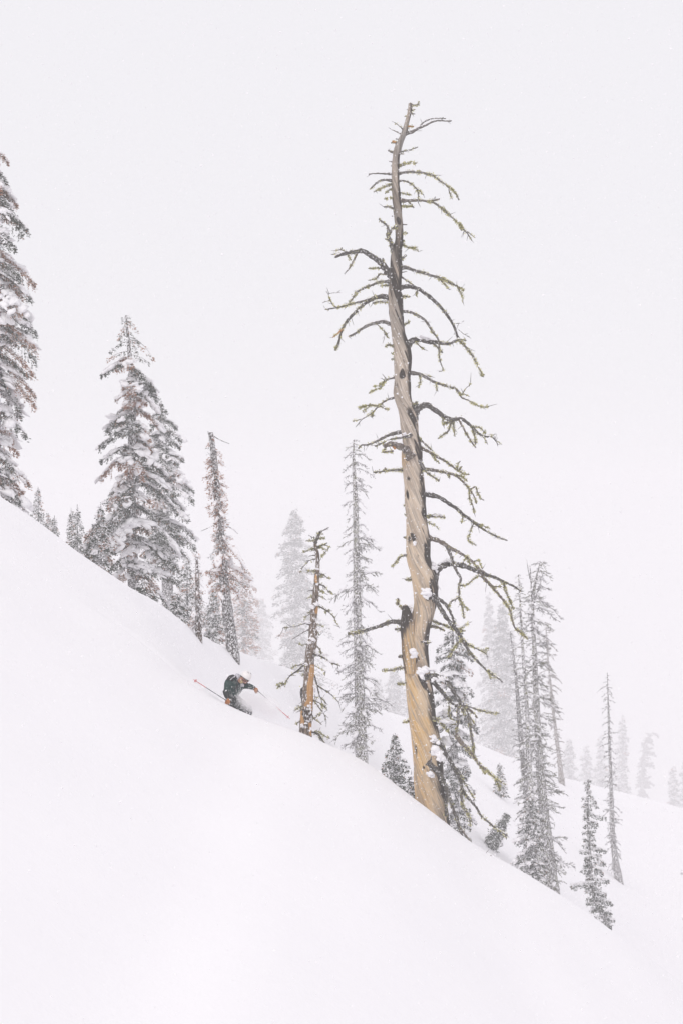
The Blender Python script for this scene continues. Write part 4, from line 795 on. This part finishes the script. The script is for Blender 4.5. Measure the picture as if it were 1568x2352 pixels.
# ------------------------------------------------------------------ bare trees
def bare(name, label, group, tr, D, ext, nb=70, barkm=None, limbm=None, seed=1, droop=(.1, .5), twigs=1., thick=1., snow=.6, foliage=0., fsize=.09, parts=True, extra=(), hang=.6, frust=.9, pw=1.):
    rg = np.random.default_rng(seed)
    t = trunk_line(tr); u_ = D/F
    base = P(t[-1, 1], t[-1, 0], D); zg = gz(base)
    if zg < base[2]+.3: base = np.array((base[0], D, zg))
    root = empty(name, base, label, 'tree', group)
    rows_ = resample(t, max(6, (t[-1, 0]-t[0, 0])/40))
    W = np.stack([P(b_, a_, D) for a_, b_, _ in rows_]); rr = rows_[:, 2]*u_/2
    W[:, 1] += .05*np.sin(W[:, 2]*.9+seed)
    if W[-1, 2] > base[2]-.1: W = np.concatenate([W, (base-[0, 0, .3])[None]]); rr = np.r_[rr, rr[-1]*1.1]
    mb = MB(); tube(mb, W, rr, 14, 0, lump=.08, rg=rg); mb.build('trunk', barkm or M_bark, root, base)
    e_ = np.array(sorted(ext), float); sn, fo = MB(), MB()
    todo = []
    ys = e_[0, 0]+(e_[-1, 0]-e_[0, 0])*((np.arange(nb)+rg.uniform(0, 1, nb))/nb)**pw
    az = np.arange(nb)*2.39996+rg.normal(size=nb)*.5
    for y_, a_ in zip(ys, az):
        tx = np.interp(y_, t[:, 0], t[:, 1])
        Lr = (np.interp(y_, e_[:, 0], e_[:, 2])-tx)*u_; Ll = (tx-np.interp(y_, e_[:, 0], e_[:, 1]))*u_
        c, s_ = math.cos(a_), math.sin(a_)
        L = ((Lr if c > 0 else Ll)*c*c+.5*(Lr+Ll)*s_*s_)*rg.choice([1, 1, .85, .7, .45])*rg.uniform(.85, 1.1)
        if L < .05: continue
        todo.append((y_, tx, c, s_, L, droop[0]+rg.normal()*.22, droop[1]*rg.uniform(.3, 1.4)))
    allb = None if parts else MB()
    for (y_, tx, c, s_, L, up, dn) in todo:
        h0 = (CY-y_)/F*D-(up-dn)*L*.8
        yy0 = CY-h0/D*F
        if yy0 < t[0, 0]: h0 = (CY-t[0, 0])/F*D
        tx0 = np.interp(CY-h0/D*F, t[:, 0], t[:, 1]); wd = np.interp(CY-h0/D*F, t[:, 0], t[:, 2])*u_/2
        st = np.array((P(tx0, 0, D)[0], D, h0)); dirh = np.array((c, s_, 0)); perp = np.array((-s_, c, 0))
        n = 9; S = np.linspace(0, 1, n); bend = rg.normal()*.18
        kink = np.cumsum(rg.normal(size=n))*.035*L
        sp = st+dirh*(L*S)[:, None]+perp*(L*bend*S*S+kink)[:, None]+np.array((0, 0, 1.))*(L*(up*S-dn*S*S)+np.cumsum(rg.normal(size=n))*.026*L)[:, None]
        mb = MB() if parts else allb
        r0 = thick*(.009+.011*L)
        tube(mb, sp, np.linspace(r0, r0*.3, n), 5, 0, cap=False, lump=.1, rg=rg)
        m = int(twigs*(5+10*L)); sv = rg.uniform(.12, 1., m); ii = np.minimum(n-2, (sv*(n-1)).astype(int)); fr = (sv*(n-1)-ii)[:, None]
        p0 = sp[ii]*(1-fr)+sp[ii+1]*fr; tl = (L*rg.uniform(.1, .36, m)*(1.15-.5*sv))[:, None]
        dv = unit(dirh*rg.uniform(.2, .9, (m, 1))+perp*rg.choice([-1, 1], (m, 1))*rg.uniform(.1, .9, (m, 1))+np.array((0, 0, 1.))*(.1-hang*rg.uniform(-.3, 1.1, (m, 1))))
        p2 = p0+dv*tl+np.array((0, 0, -.16*hang))*tl+rg.normal(size=(m, 3))*.05*tl
        sticks(mb, p0, p2, np.full(m, r0*.6), np.full(m, r0*.28))
        k2 = np.repeat(np.arange(m), 2); q0 = p0[k2]+(p2-p0)[k2]*rg.uniform(.3, .95, (2*m, 1))
        q1 = q0+unit(dv[k2]+rg.normal(size=(2*m, 3))*.6+np.array((0, 0, -.3*hang)))*tl[k2]*.45
        sticks(mb, q0, q1, np.full(2*m, r0*.42), np.full(2*m, r0*.22))
        if parts: mb.build('branch', (limbm if not isinstance(limbm, list) else limbm[rg.integers(len(limbm))]) or M_limb, root, base)
        if snow and rg.random() < snow:
            k = rg.integers(1, 4); ks = rg.uniform(.1, .9, k); ii = np.minimum(n-2, (ks*(n-1)).astype(int))
            cen = sp[ii]+np.array((0, 0, r0*1.2)); ax = sp[ii+1]-sp[ii]; sz = np.clip(L*.11, .03, .14)*rg.uniform(.6, 1.6, k)
            lumps(sn, cen, ax, sz*1.8, sz*.6, sz*.42, 0, .3, 0, rg)
        if foliage and rg.random() < foliage:
            nn = int(170*min(2.2, L)); s = rg.uniform(.25, 1.05, nn); ii = np.clip((s*(n-1)).astype(int), 0, n-1)
            off = rg.normal(size=nn)*.16*L*np.sin(np.pi*np.clip(s*.85+.1, 0, 1))
            pos = sp[ii]+perp*off[:, None]+rg.normal(size=(nn, 3))*.05; pos[:, 2] -= np.abs(off)*.5
            mi = np.where(rg.random(nn) < frust, 1, 0); mi[rg.random(nn) < .3] = 2
            sprigs(fo, pos, dirh+perp*np.sign(off)[:, None]*.6+rg.normal(size=(nn, 3))*.5+np.array((0, 0, -.4)), fsize*rg.uniform(.6, 1.4, nn), fsize*rg.uniform(.14, .26, nn), mi, rg)
            k = rg.integers(1, 4); ks = rg.uniform(.3, .95, k); ii = np.minimum(n-2, (ks*(n-1)).astype(int))
            sz = np.clip(L*.2, .05, .22)*rg.uniform(.6, 1.3, k)
            lumps(sn, sp[ii]+np.array((0, 0, .03)), sp[ii+1]-sp[ii], sz*1.4, sz*.8, sz*.5, 1, .3, 0, rg)
    if not parts: allb.build('branches', limbm or M_limb, root, base)['kind'] = 'stuff'
    for (x0, y0, x1, y1, w) in extra:
        q = resample(np.array([(x0, y0), ((x0+x1)/2, (y0+y1)/2+(1 if w < 3 else 2)), (x1, y1)]), 6)
        mb = MB(); tube(mb, np.stack([P(a_, b_, D-.05) for a_, b_ in q]), np.linspace(w, w*.4, len(q))*u_/2, 5, 0, lump=.1, rg=rg); mb.build('branch', M_limb, root, base)
    o = sn.build('snow_load', M_load, root, base)
    if o: o['kind'] = 'stuff'
    fo.build('crown', [M_green, M_rust, M_load], root, base, smooth=False)
    return root

bd = hit(538, 1512)
bare('broken_top_tree', 'broken topped trunk with clumps of rusty snow loaded needles, above the skier', None,
     [(993,484,11),(1040,490,14),(1100,495,16),(1200,505,18),(1300,512,21),(1400,522,25),(1460,530,27),(1512,537,29)], bd,
     [(1005,480,492),(1030,478,502),(1060,463,515),(1075,470,522),(1120,470,520),(1160,480,545),(1180,490,556),(1240,490,540),(1290,470,566),(1330,465,578),(1360,482,578),(1372,500,570)],
     nb=80, seed=201, droop=(.0, .7), snow=.5, foliage=.75, twigs=.5, thick=1.1, fsize=.1, barkm=M_barktree,
     extra=((488,1000,527,1019,3),(480,998,478,990,3),(503,1200,462,1220,2.5)))
bare('dead_spar', 'bristly brown dead spar with short downward twigs near the left ridge', None,
     [(1268,452,3),(1330,453,9),(1400,455,12),(1464,457,16)], hit(457, 1464)-.3,
     [(1275,446,460),(1320,444,466),(1380,436,474),(1430,424,486),(1455,425,488)], nb=110, seed=211, droop=(-.1, .5), snow=.5, twigs=.8, barkm=M_barkbrown, limbm=[M_limbpale, M_limb], foliage=.25, fsize=.06)
bare('bare_tree', 'slender bare conifer with drooping snowy twigs between the two snags', None,
     [(1010,812,3),(1060,812,7),(1150,816,11),(1250,818,14),(1400,820,18),(1500,823,21),(1600,825,24),(1700,828,27),(1760,831,30)], 70,
     [(1012,792,835),(1060,778,852),(1100,790,862),(1130,764,852),(1165,775,848),(1210,790,848),(1262,768,874),(1300,785,862),(1330,766,880),(1400,762,872),(1450,770,868),(1500,764,880),(1560,768,892),(1610,762,902),(1650,772,902),(1690,770,895),(1730,776,890)],
     nb=150, seed=221, droop=(.12, .55), snow=.8, twigs=1.15, thick=1.2, barkm=M_barkthin, limbm=[M_limbmoss, M_limb, M_limb], hang=.9)
bare('bare_tree', 'tallest bare trunk of the group right of the snag, mossy and snow flecked', 'bare trunks of the right hand group',
     [(1290,1240,2),(1340,1228,6),(1400,1222,8),(1500,1226,11),(1600,1230,14),(1700,1235,17),(1800,1242,20),(1900,1252,24),(1990,1262,28),(2060,1270,32)], 82,
     [(1285,1215,1262),(1330,1205,1275),(1380,1208,1285),(1440,1200,1280),(1520,1195,1272),(1600,1190,1278),(1700,1192,1284),(1800,1196,1290),(1880,1210,1296),(1940,1220,1308),(1990,1230,1322),(2030,1240,1320)],
     nb=200, seed=231, droop=(.1, .55), snow=1., twigs=1.5, thick=1.35, barkm=M_barkthin, limbm=[M_limbmoss, M_limb], extra=((1222,1395,1216,1300,5), (1224,1390,1248,1310,4), (1216,1330,1208,1285,3)))
bare('bare_tree', 'second bare trunk leaning against the tallest, plastered with snow', 'bare trunks of the right hand group',
     [(1320,1189,2),(1400,1194,5),(1500,1200,7),(1600,1207,9),(1700,1212,12),(1800,1216,14),(1900,1228,16),(2000,1240,19),(2050,1246,21)], 79,
     [(1322,1180,1200),(1380,1172,1212),(1450,1178,1216),(1550,1176,1226),(1650,1180,1232),(1750,1182,1236),(1850,1186,1242),(1960,1200,1256)],
     nb=190, seed=241, droop=(.08, .5), snow=1., twigs=1.4, thick=1.4, barkm=M_barkmoss, limbm=[M_limbmoss, M_limb])
bare('bare_tree', 'paler third trunk standing behind the two bare ones', 'bare trunks of the right hand group',
     [(1450,1170,2),(1560,1184,7),(1700,1195,11),(1850,1208,11),(1960,1216,12)], 84,
     [(1455,1160,1182),(1550,1168,1205),(1700,1176,1215),(1830,1180,1225),(1930,1190,1230)], nb=110, seed=251, snow=.8, twigs=1.6, thick=1.5, barkm=M_bark, limbm=M_limb)
bare('bare_tree', 'thin bare trunk rising alone on the far slope', None,
     [(1545,1393,1.5),(1600,1395,3),(1650,1397,5),(1750,1400,7),(1830,1403,9),(1900,1405,11),(1960,1410,14),(2024,1420,20)], hit(1420, 2024),
     [(1550,1388,1400),(1580,1372,1404),(1620,1376,1412),(1640,1384,1402),(1680,1380,1420),(1720,1378,1418),(1800,1384,1424),(1860,1380,1425),(1920,1384,1430),(1980,1395,1440),(2010,1400,1440)],
     nb=120, seed=261, droop=(.05, .6), snow=.4, twigs=1.4, thick=1.8, barkm=M_bark, limbm=M_limb)
bare('bare_tree', 'faded leaning trunk on the far ridge right of the twin trunks', None,
     [(1430,1252,1.5),(1500,1256,3),(1620,1268,6),(1720,1280,9),(1800,1290,14)], hit(1290, 1801),
     [(1410,1244,1262),(1500,1240,1280),(1620,1245,1295),(1720,1262,1300),(1760,1270,1300)], nb=90, seed=271, snow=.3, twigs=1.3, thick=3., barkm=M_limbpale, limbm=M_limbpale)
bare('bare_tree', 'ghostly dead tree with a bent top deep in the haze', None,
     [(1684,1498,2),(1695,1484,4),(1740,1477,7),(1800,1474,9),(1850,1472,11)], 620,
     [(1684,1484,1508),(1710,1470,1504),(1760,1462,1500),(1850,1455,1495)], nb=90, seed=281, snow=.2, twigs=1.4, thick=8., droop=(.2, .5), limbm=M_limb)
# a leafless tree whose branch ends just reach into the right edge of the picture
bare('bare_tree', 'leafless branch ends reaching in at the right picture edge', None,
     [(1800,1600,3),(1960,1602,7),(2100,1606,10),(2260,1612,14)], 45,
     [(1900,1585,1620),(1960,1556,1640),(2000,1560,1640),(2100,1562,1640),(2160,1564,1640)], nb=16, seed=291, snow=.1, twigs=1.6, droop=(-.05, .5))

# ------------------------------------------------------------------ the skier
SK_D = 38.75
def SK(x, y, dd=0.): return P(*px_of('S', x, y), SK_D+dd)
MM = SK_D/F*.6272/7.127*1.0          # metres per unit of the traced figure
M_jacket = plain('green_jacket', (.005, .036, .033), .65, .35, 9)
M_dark = plain('dark_sleeve', (.012, .016, .018), .7, .3, 9)
M_pants = plain('dark_ski_pants', (.009, .018, .018), .7, .35, 9)
M_pack = plain('black_backpack', (.014, .014, .016), .7, .4, 16)
M_helmet = plain('white_helmet', (.83, .79, .79), .3, .02, 5, .5)
M_rim = plain('black_rim', (.012, .012, .014), .5, .2)
M_lens = plain('amber_goggle_lens', (.16, .045, .025), .12, .2, 8, .7)
M_glove = plain('orange_leather_glove', (.4, .15, .045), .6, .3, 40)
M_skin = plain('skin', (.5, .25, .18), .55, .1, 30)
M_scarf = plain('beige_neck_gaiter', (.52, .4, .24), .9, .45, 30)
M_hood = plain('grey_white_hood', (.5, .49, .53), .9, .4, 18)
M_red = plain('red_pole_paint', (.55, .035, .025), .4, .15, 10)
M_black = plain('black_pole', (.012, .012, .013), .4, .2, 10)

sb = SK(620, 1700, .3); sb[2] = gz(sb)
person = empty('person', sb, 'skier in green jacket and white helmet crouched deep in powder spray', 'person')
def skin_mesh(name, verts, edges, radii, m, parent, sub=2, root_v=0):
    me = bpy.data.meshes.new(name); me.from_pydata([tuple(np.asarray(v)-sb) for v in verts], edges, []); me.materials.append(m)
    o = bpy.data.objects.new(name, me); link(o); o.parent = parent
    md = o.modifiers.new('skin', 'SKIN'); md.use_smooth_shade = True
    for i_, r_ in enumerate(radii):
        r_ = r_ if isinstance(r_, tuple) else (r_, r_)
        me.skin_vertices[0].data[i_].radius = r_; me.skin_vertices[0].data[i_].use_root = (i_ == root_v)
    s = o.modifiers.new('sub', 'SUBSURF'); s.levels = sub; s.render_levels = sub
    return o
J = dict(pel=SK(440, 965, .22), wai=SK(490, 840, .13), che=SK(570, 660, .03), nek=SK(705, 510, -.06), hed=SK(800, 455, -.1), crn=SK(860, 400, -.1),
         rs=SK(430, 600, -.16), re=SK(345, 815, -.24), rh=SK(400, 1000, -.36), rg=SK(408, 1055, -.38),
         ls=SK(770, 640, .1), le=SK(950, 660, .0), lh=SK(1080, 715, -.16), lg=SK(1130, 745, -.2),
         rk=SK(830, 1300, -.1), rf=SK(780, 1700, .12), lk=SK(960, 1240, .36), lf=SK(880, 1660, .5), rt=SK(880, 1730, .0), lt=SK(980, 1690, .42))
keys = list(J); ix = {k: i_ for i_, k in enumerate(keys)}
ed = [('pel','wai'),('wai','che'),('che','nek'),('nek','hed'),('hed','crn'),('che','rs'),('rs','re'),('re','rh'),('rh','rg'),('che','ls'),('ls','le'),('le','lh'),('lh','lg'),('pel','rk'),('rk','rf'),('rf','rt'),('pel','lk'),('lk','lf'),('lf','lt')]
rad = dict(pel=.13,wai=.12,che=.14,nek=.06,hed=.09,crn=.085,rs=.055,re=.042,rh=.03,rg=.03,ls=.055,le=.042,lh=.03,lg=.03,rk=.065,rf=.045,lk=.065,lf=.045,rt=.035,lt=.035)
skin_mesh('body', [J[k] for k in keys], [(ix[a_], ix[b_]) for a_, b_ in ed], [rad[k] for k in keys], M_skin, person)
jk = ['pel','wai','che','nek','rs','re','rh','ls','le','lh']; jx = {k: i_ for i_, k in enumerate(jk)}
je = [(jx[a_], jx[b_]) for a_, b_ in ed if a_ in jx and b_ in jx]
jr = dict(pel=.19,wai=.185,che=.2,nek=.095,rs=.105,re=.088,rh=.06,ls=.1,le=.085,lh=.06)
skin_mesh('jacket', [J[k] for k in jk], je, [jr[k] for k in jk], M_jacket, person)
pk = ['pel','rk','rf','lk','lf']; pxx = {k: i_ for i_, k in enumerate(pk)}
skin_mesh('ski_pants', [J[k] for k in pk], [(pxx[a_], pxx[b_]) for a_, b_ in ed if a_ in pxx and b_ in pxx], [.185, .12, .085, .12, .085], M_pants, person)
skin_mesh('sleeve_panel', [J['rs']*.25+J['re']*.75+[-.012, -.012, 0], J['re']+[-.012, -.015, 0], J['rh']+[-.004, -.01, .01]], [(0, 1), (1, 2)], [.088, .094, .066], M_dark, person)
skin_mesh('cuff', [J['le']*.25+J['lh']*.75, J['lh']*.75+J['lg']*.25], [(0, 1)], [.07, .068], M_dark, person)
# boots and skis lie buried in the powder, out of sight
def ball(name, cen, axes, sizes, m, keep=None, sub=3, parent=None, rough=0.):
    v, f = ICO[sub]; v = v.copy()
    if rough: v = v*(1+rough*np.sin(v@np.array((7, 4, 9.))+1)+rough*.6*np.sin(v@np.array((-13, 9, 5.))))[:, None]
    A_ = np.array(axes)
    if keep is not None:
        f = f[keep(v[f].mean(1))]
    mb = MB(); mb.add(np.asarray(cen)+(v*np.array(sizes))@A_, f); return mb.build(name, m, parent or person, sb)
hup = unit(np.array((.55, -.12, .82))); face = np.array((.62, -.74, -.28)); face = unit(face-hup*(face@hup)); hsd = np.cross(hup, face)
AX = [face, hsd, hup]                         # local x = forward, y = side, z = crown
hc = SK(868, 402, -.11)
helm = ball('helmet', hc, AX, (.158, .14, .15), M_helmet, keep=lambda c: (c[:, 2] > -.28-.45*(c[:, 0] < -.1)))
mb = MB(); tq = np.linspace(0, 2*math.pi, 40); ring = np.stack([np.cos(tq)*.148, np.sin(tq)*.131, -.035-.03*(np.cos(tq) < -.1)-.006*np.sin(3*tq)], -1)
tube(mb, hc+ring@np.array(AX), .0095, 6, 0, cap=False); mb.build('helmet_rim', M_rim, helm, sb)
for sx in (-.05, 0, .05):
    mb = MB(); q = np.array([(.07, sx, .128), (.02, sx, .142)]); tube(mb, hc+q@np.array(AX), .007, 5); mb.build('vent', M_rim, helm, sb)
gog = MB(); tq = np.linspace(-1.15, 1.15, 16)
G = [np.stack([np.cos(tq)*r_, np.sin(tq)*r_*.86, np.full(16, z)], -1) for r_, z in ((.132, -.05), (.15, -.065), (.148, -.1), (.128, -.115))]
Vv = np.concatenate(G); i_ = np.arange(3)[:, None]*16; j_ = np.arange(15)[None]
gog.add(hc+Vv@np.array(AX), np.stack([i_+j_, i_+j_+1, i_+17+j_, i_+16+j_], -1).reshape(-1, 4)); g_ = gog.build('goggles', M_lens, person, sb)
for z, r_ in ((-.05, .136), (-.114, .131)):
    mb = MB(); tube(mb, hc+np.stack([np.cos(tq)*r_, np.sin(tq)*r_*.86, np.full(16, z)], -1)@np.array(AX), .008, 5); mb.build('goggle_frame', M_rim, g_, sb)
ball('face', hc+np.array((.055, 0, -.115))@np.array(AX), AX, (.066, .056, .06), M_skin, rough=.03)
ball('nose', hc+np.array((.135, 0, -.125))@np.array(AX), AX, (.02, .016, .024), M_skin, sub=2)
ball('mouth', hc+np.array((.118, .0, -.165))@np.array(AX), AX, (.012, .024, .007), plain('lips', (.3, .1, .09)), sub=2)
ball('neck_gaiter', SK(748, 545, -.16), np.eye(3), (.05, .05, .045), M_scarf, rough=.1)
ball('collar', SK(765, 630, -.12), np.eye(3), (.055, .07, .05), M_hood, rough=.12)
ball('hood', SK(655, 415, -.02), np.array([unit(np.array((.6, 0, -.5))), (0, 1, 0), unit(np.array((.5, 0, .6)))]), (.1, .11, .075), M_hood, rough=.08)
spn = unit(J['nek']-J['pel']); bk = unit(np.array((-.62, .45, .62))-spn*(np.array((-.62, .45, .62))@spn)); sd_ = np.cross(spn, bk)
v, f = ICO[3]; v = np.sign(v)*np.abs(v)**.6
mb = MB(); mb.add(SK(452, 530, .1)+(v*np.array((.225, .1, .14)))@np.array([spn, bk, sd_])*.9, f); pack = mb.build('backpack', M_pack, person, sb)
mb = MB(); mb.add(SK(395, 560, .0)+(v*np.array((.12, .05, .05)))@np.array([spn, bk, sd_]), f); mb.build('side_pocket', M_pack, pack, sb)
mb = MB(); tube(mb, resample(np.stack([SK(455, 500, -.13), SK(520, 440, -.15), SK(590, 410, -.12)]), .02), .014, 6); mb.build('shoulder_strap', M_hood, pack, sb)
mb = MB(); tube(mb, resample(np.stack([SK(580, 400, -.1), SK(640, 520, -.2), SK(650, 640, -.22), SK(600, 760, -.14)]), .02), .018, 6); mb.build('shoulder_strap', M_pack, pack, sb)
mb = MB(); tube(mb, resample(np.stack([SK(285, 760, 0), SK(240, 820, .02), SK(222, 880, .0), SK(255, 890, 0), SK(275, 820, 0)]), .02), .004, 5); mb.build('cord_loop', M_hood, pack, sb)
def glove(hand, fore, pole_dir, sgn):
    """a fist closed round the pole: palm, four curled fingers, thumb across"""
    fw = unit(hand-fore); pd = unit(pole_dir-fw*(pole_dir@fw)); nrm = np.cross(fw, pd)*sgn
    v_, e_, r_ = [hand-fw*.06, hand-fw*.01, hand+fw*.03], [(0, 1), (1, 2)], [.05, (.055, .048), (.05, .046)]
    for q in range(4):
        o_ = (q-1.5)*.031; ln = (.9, 1., .95, .8)[q]; i0 = len(v_)
        v_ += [hand+fw*.035+pd*o_+nrm*.012, hand+fw*.07*ln+pd*o_+nrm*.035, hand+fw*.055*ln+pd*o_+nrm*.075, hand+fw*.01+pd*o_+nrm*.07]
        e_ += [(2, i0), (i0, i0+1), (i0+1, i0+2), (i0+2, i0+3)]; r_ += [.022, .019, .018, .016]
    i0 = len(v_)
    v_ += [hand-fw*.02+pd*.055+nrm*.01, hand+fw*.02+pd*.066+nrm*.05, hand+fw*.035+pd*.04+nrm*.085]
    e_ += [(1, i0), (i0, i0+1), (i0+1, i0+2)]; r_ += [.024, .021, .018]
    skin_mesh('glove', v_, e_, r_, M_glove, person, sub=2)
pA0, pA1 = P(*px_of('T', 570, 680), SK_D-.4), P(*px_of('T', 180, 430), SK_D-1.05)
pB0, pB1 = P(*px_of('T', 905, 548), SK_D-.22), P(*px_of('T', 1297, 890), SK_D-.35)
glove(J['rg'], J['rh'], pA1-pA0, 1); glove(J['lg'], J['lh'], pB1-pB0, -1)
def pole(label, a_, b_, split):
    d = unit(b_-a_); root = empty('ski_pole', a_, label, 'ski pole', 'ski poles of the skier')
    def part(nm, s0, s1, r0, r1, m, n=6):
        mb = MB(); q = np.linspace(s0, s1, 6)[:, None]; tube(mb, a_+(b_-a_)*q, np.linspace(r0, r1, 6), n); return mb.build(nm, m, root, a_)
    part('grip', -.07, .06, .018, .016, M_black); part('shaft', .06, split, .0095, .009, M_black); part('lower_shaft', split+.001, .93, .009, .008, M_red); part('tip', .93, 1., .008, .003, M_red)
    n1 = unit(np.cross(d, np.array((0, 1., .3)))); n2 = np.cross(d, n1); c = a_+(b_-a_)*.925; q = np.linspace(0, 2*math.pi, 21)
    mb = MB(); tube(mb, c+np.cos(q)[:, None]*n1*.045+np.sin(q)[:, None]*n2*.045, .004, 5, cap=False)
    for k in range(4): tube(mb, np.stack([c, c+math.cos(k*1.57)*n1*.05+math.sin(k*1.57)*n2*.05]), .005, 4)
    mb.build('basket', M_red, root, a_)
    return root
pole('black and red ski pole trailing uphill behind the skier along the slope', pA0, pA1, .62)
pole('red tipped ski pole reaching downhill out of the powder spray', pB0, pB1, .58)

# powder thrown up by the turn: a soft cloud plus thousands of grains
def spray_volume():
    m = bpy.data.materials.new('powder_cloud'); m.use_nodes = True; nt = m.node_tree; nt.nodes.clear()
    out = nt.nodes.new('ShaderNodeOutputMaterial'); vol = nt.nodes.new('ShaderNodeVolumePrincipled')
    vol.inputs['Color'].default_value = (.985, .975, .985, 1); vol.inputs['Anisotropy'].default_value = .0
    tc = nt.nodes.new('ShaderNodeTexCoord')
    ln = nt.nodes.new('ShaderNodeVectorMath'); ln.operation = 'LENGTH'; nt.links.new(tc.outputs['Object'], ln.inputs[0])
    n1 = noise(nt, 2.6, 6, .7, tc.outputs['Object'])
    fall = ramp(nt, math_(nt, 'ADD', ln.outputs['Value'], math_(nt, 'MULTIPLY', math_(nt, 'SUBTRACT', n1.outputs[0], .5), .9)), [(.0, (1, 1, 1)), (.4, (.38, .38, .38)), (.95, (0, 0, 0))])
    nt.links.new(math_(nt, 'MULTIPLY', fall, 8.5), vol.inputs['Density']); nt.links.new(vol.outputs[0], out.inputs['Volume']); return m
M_cloud = spray_volume()
v, f = ICO[3]
for k, (x, y, dd, sx, sy, ang, lab) in enumerate(((925, 1060, -.45, 430, 270, 38, 'powder cloud thrown up in front of the skier legs'), (1400, 1160, -.4, 560, 330, 38, 'thin tail of powder blown downhill of the skier'), (1545, 1120, -.75, 260, 170, 40, 'small puff of powder drifting across the downhill ski pole'))):
    me = bpy.data.meshes.new('snow_spray'); me.from_pydata([tuple(q) for q in v], [], [tuple(q) for q in f]); me.materials.append(M_cloud)
    o = bpy.data.objects.new('snow_spray', me); link(o); tag(o, lab, 'snow spray', kind='stuff')
    o.location = SK(x, y, dd); o.scale = (sx*MM, .42, sy*MM); o.rotation_euler = (0, R(ang), 0)
rg = np.random.default_rng(77); n = 3400
def specks(name, pos, r_, label, m=M_load):
    T = np.array([(1, 1, 1), (-1, -1, 1), (-1, 1, -1), (1, -1, -1)])/1.4
    n = len(pos); q = unit(rg.normal(size=(n, 4))); w, x, y, z = q.T
    Rm = np.stack([1-2*(y*y+z*z), 2*(x*y-z*w), 2*(x*z+y*w), 2*(x*y+z*w), 1-2*(x*x+z*z), 2*(y*z-x*w), 2*(x*z-y*w), 2*(y*z+x*w), 1-2*(x*x+y*y)], -1).reshape(n, 3, 3)
    V = pos[:, None]+np.einsum('nij,kj->nki', Rm, T)*np.asarray(r_).reshape(-1, 1, 1)
    fc = np.array([(0, 1, 2), (0, 3, 1), (0, 2, 3), (1, 3, 2)])
    mb = MB(); mb.add(V.reshape(-1, 3), (fc[None]+(np.arange(n)*4)[:, None, None]).reshape(-1, 3))
    o = mb.build(name, m, smooth=False); tag(o, label, 'snow', kind='stuff'); return o
t_ = rg.normal(size=(n, 3))*np.array((.34, .3, .2)); ca, sa_ = math.cos(R(-36)), math.sin(R(-36))
pos = SK(990, 1120, -.3)+np.stack([t_[:, 0]*ca-t_[:, 2]*sa_+.35*rg.random(n)**2, t_[:, 1], t_[:, 0]*sa_+t_[:, 2]*ca-.3*rg.random(n)**2], -1)
specks('powder_grains', pos, .004+.009*rg.random(n)**3, 'powder grains flying around the skier')

# ------------------------------------------------------------------ falling snow
NF = 240000
fx = rg.uniform(-14, 14, NF); fy = 13+rg.uniform(0, 1, NF)**.85*45; fz = rg.uniform(-15, 15, NF)
ok = fz > ground(fx, fy)+.15
pos = np.stack([fx, fy, fz], -1)[ok]
sz = .005+.010*rg.random(len(pos))**2.2
M_flake, nt, bs, _ = mat('snowflake')
bs.inputs['Base Color'].default_value = (.9, .89, .905, 1); bs.inputs['Roughness'].default_value = .9; bs.inputs['Specular IOR Level'].default_value = 0
specks('falling_snow', pos, sz, 'falling snowflakes filling the air', M_flake)

# ------------------------------------------------------------------ the air
x0, x1, y0, y1 = float(gx[0])-2, float(gx[-1])+2, float(gy[0])-2, float(gy[-1])+2
z0, z1 = GMIN-1, max(GMAX, 19.)+1
hv = [(x, y, z) for x in (x0, x1) for y in (y0, y1) for z in (z0, z1)]
hf = [(0, 1, 3, 2), (4, 6, 7, 5), (0, 4, 5, 1), (2, 3, 7, 6), (0, 2, 6, 4), (1, 5, 7, 3)]
me = bpy.data.meshes.new('haze'); me.from_pydata(hv, [], hf)
hz = bpy.data.objects.new('haze', me); link(hz); tag(hz, 'pale haze of snowfall over the whole slope', 'haze', kind='stuff')
m = bpy.data.materials.new('haze_air'); m.use_nodes = True; nt = m.node_tree; nt.nodes.clear()
out = nt.nodes.new('ShaderNodeOutputMaterial'); vol = nt.nodes.new('ShaderNodeVolumePrincipled')
vol.inputs['Color'].default_value = (.985, .975, .985, 1); vol.inputs['Density'].default_value = HAZE; vol.inputs['Anisotropy'].default_value = .1
nt.links.new(vol.outputs[0], out.inputs['Volume']); me.materials.append(m)
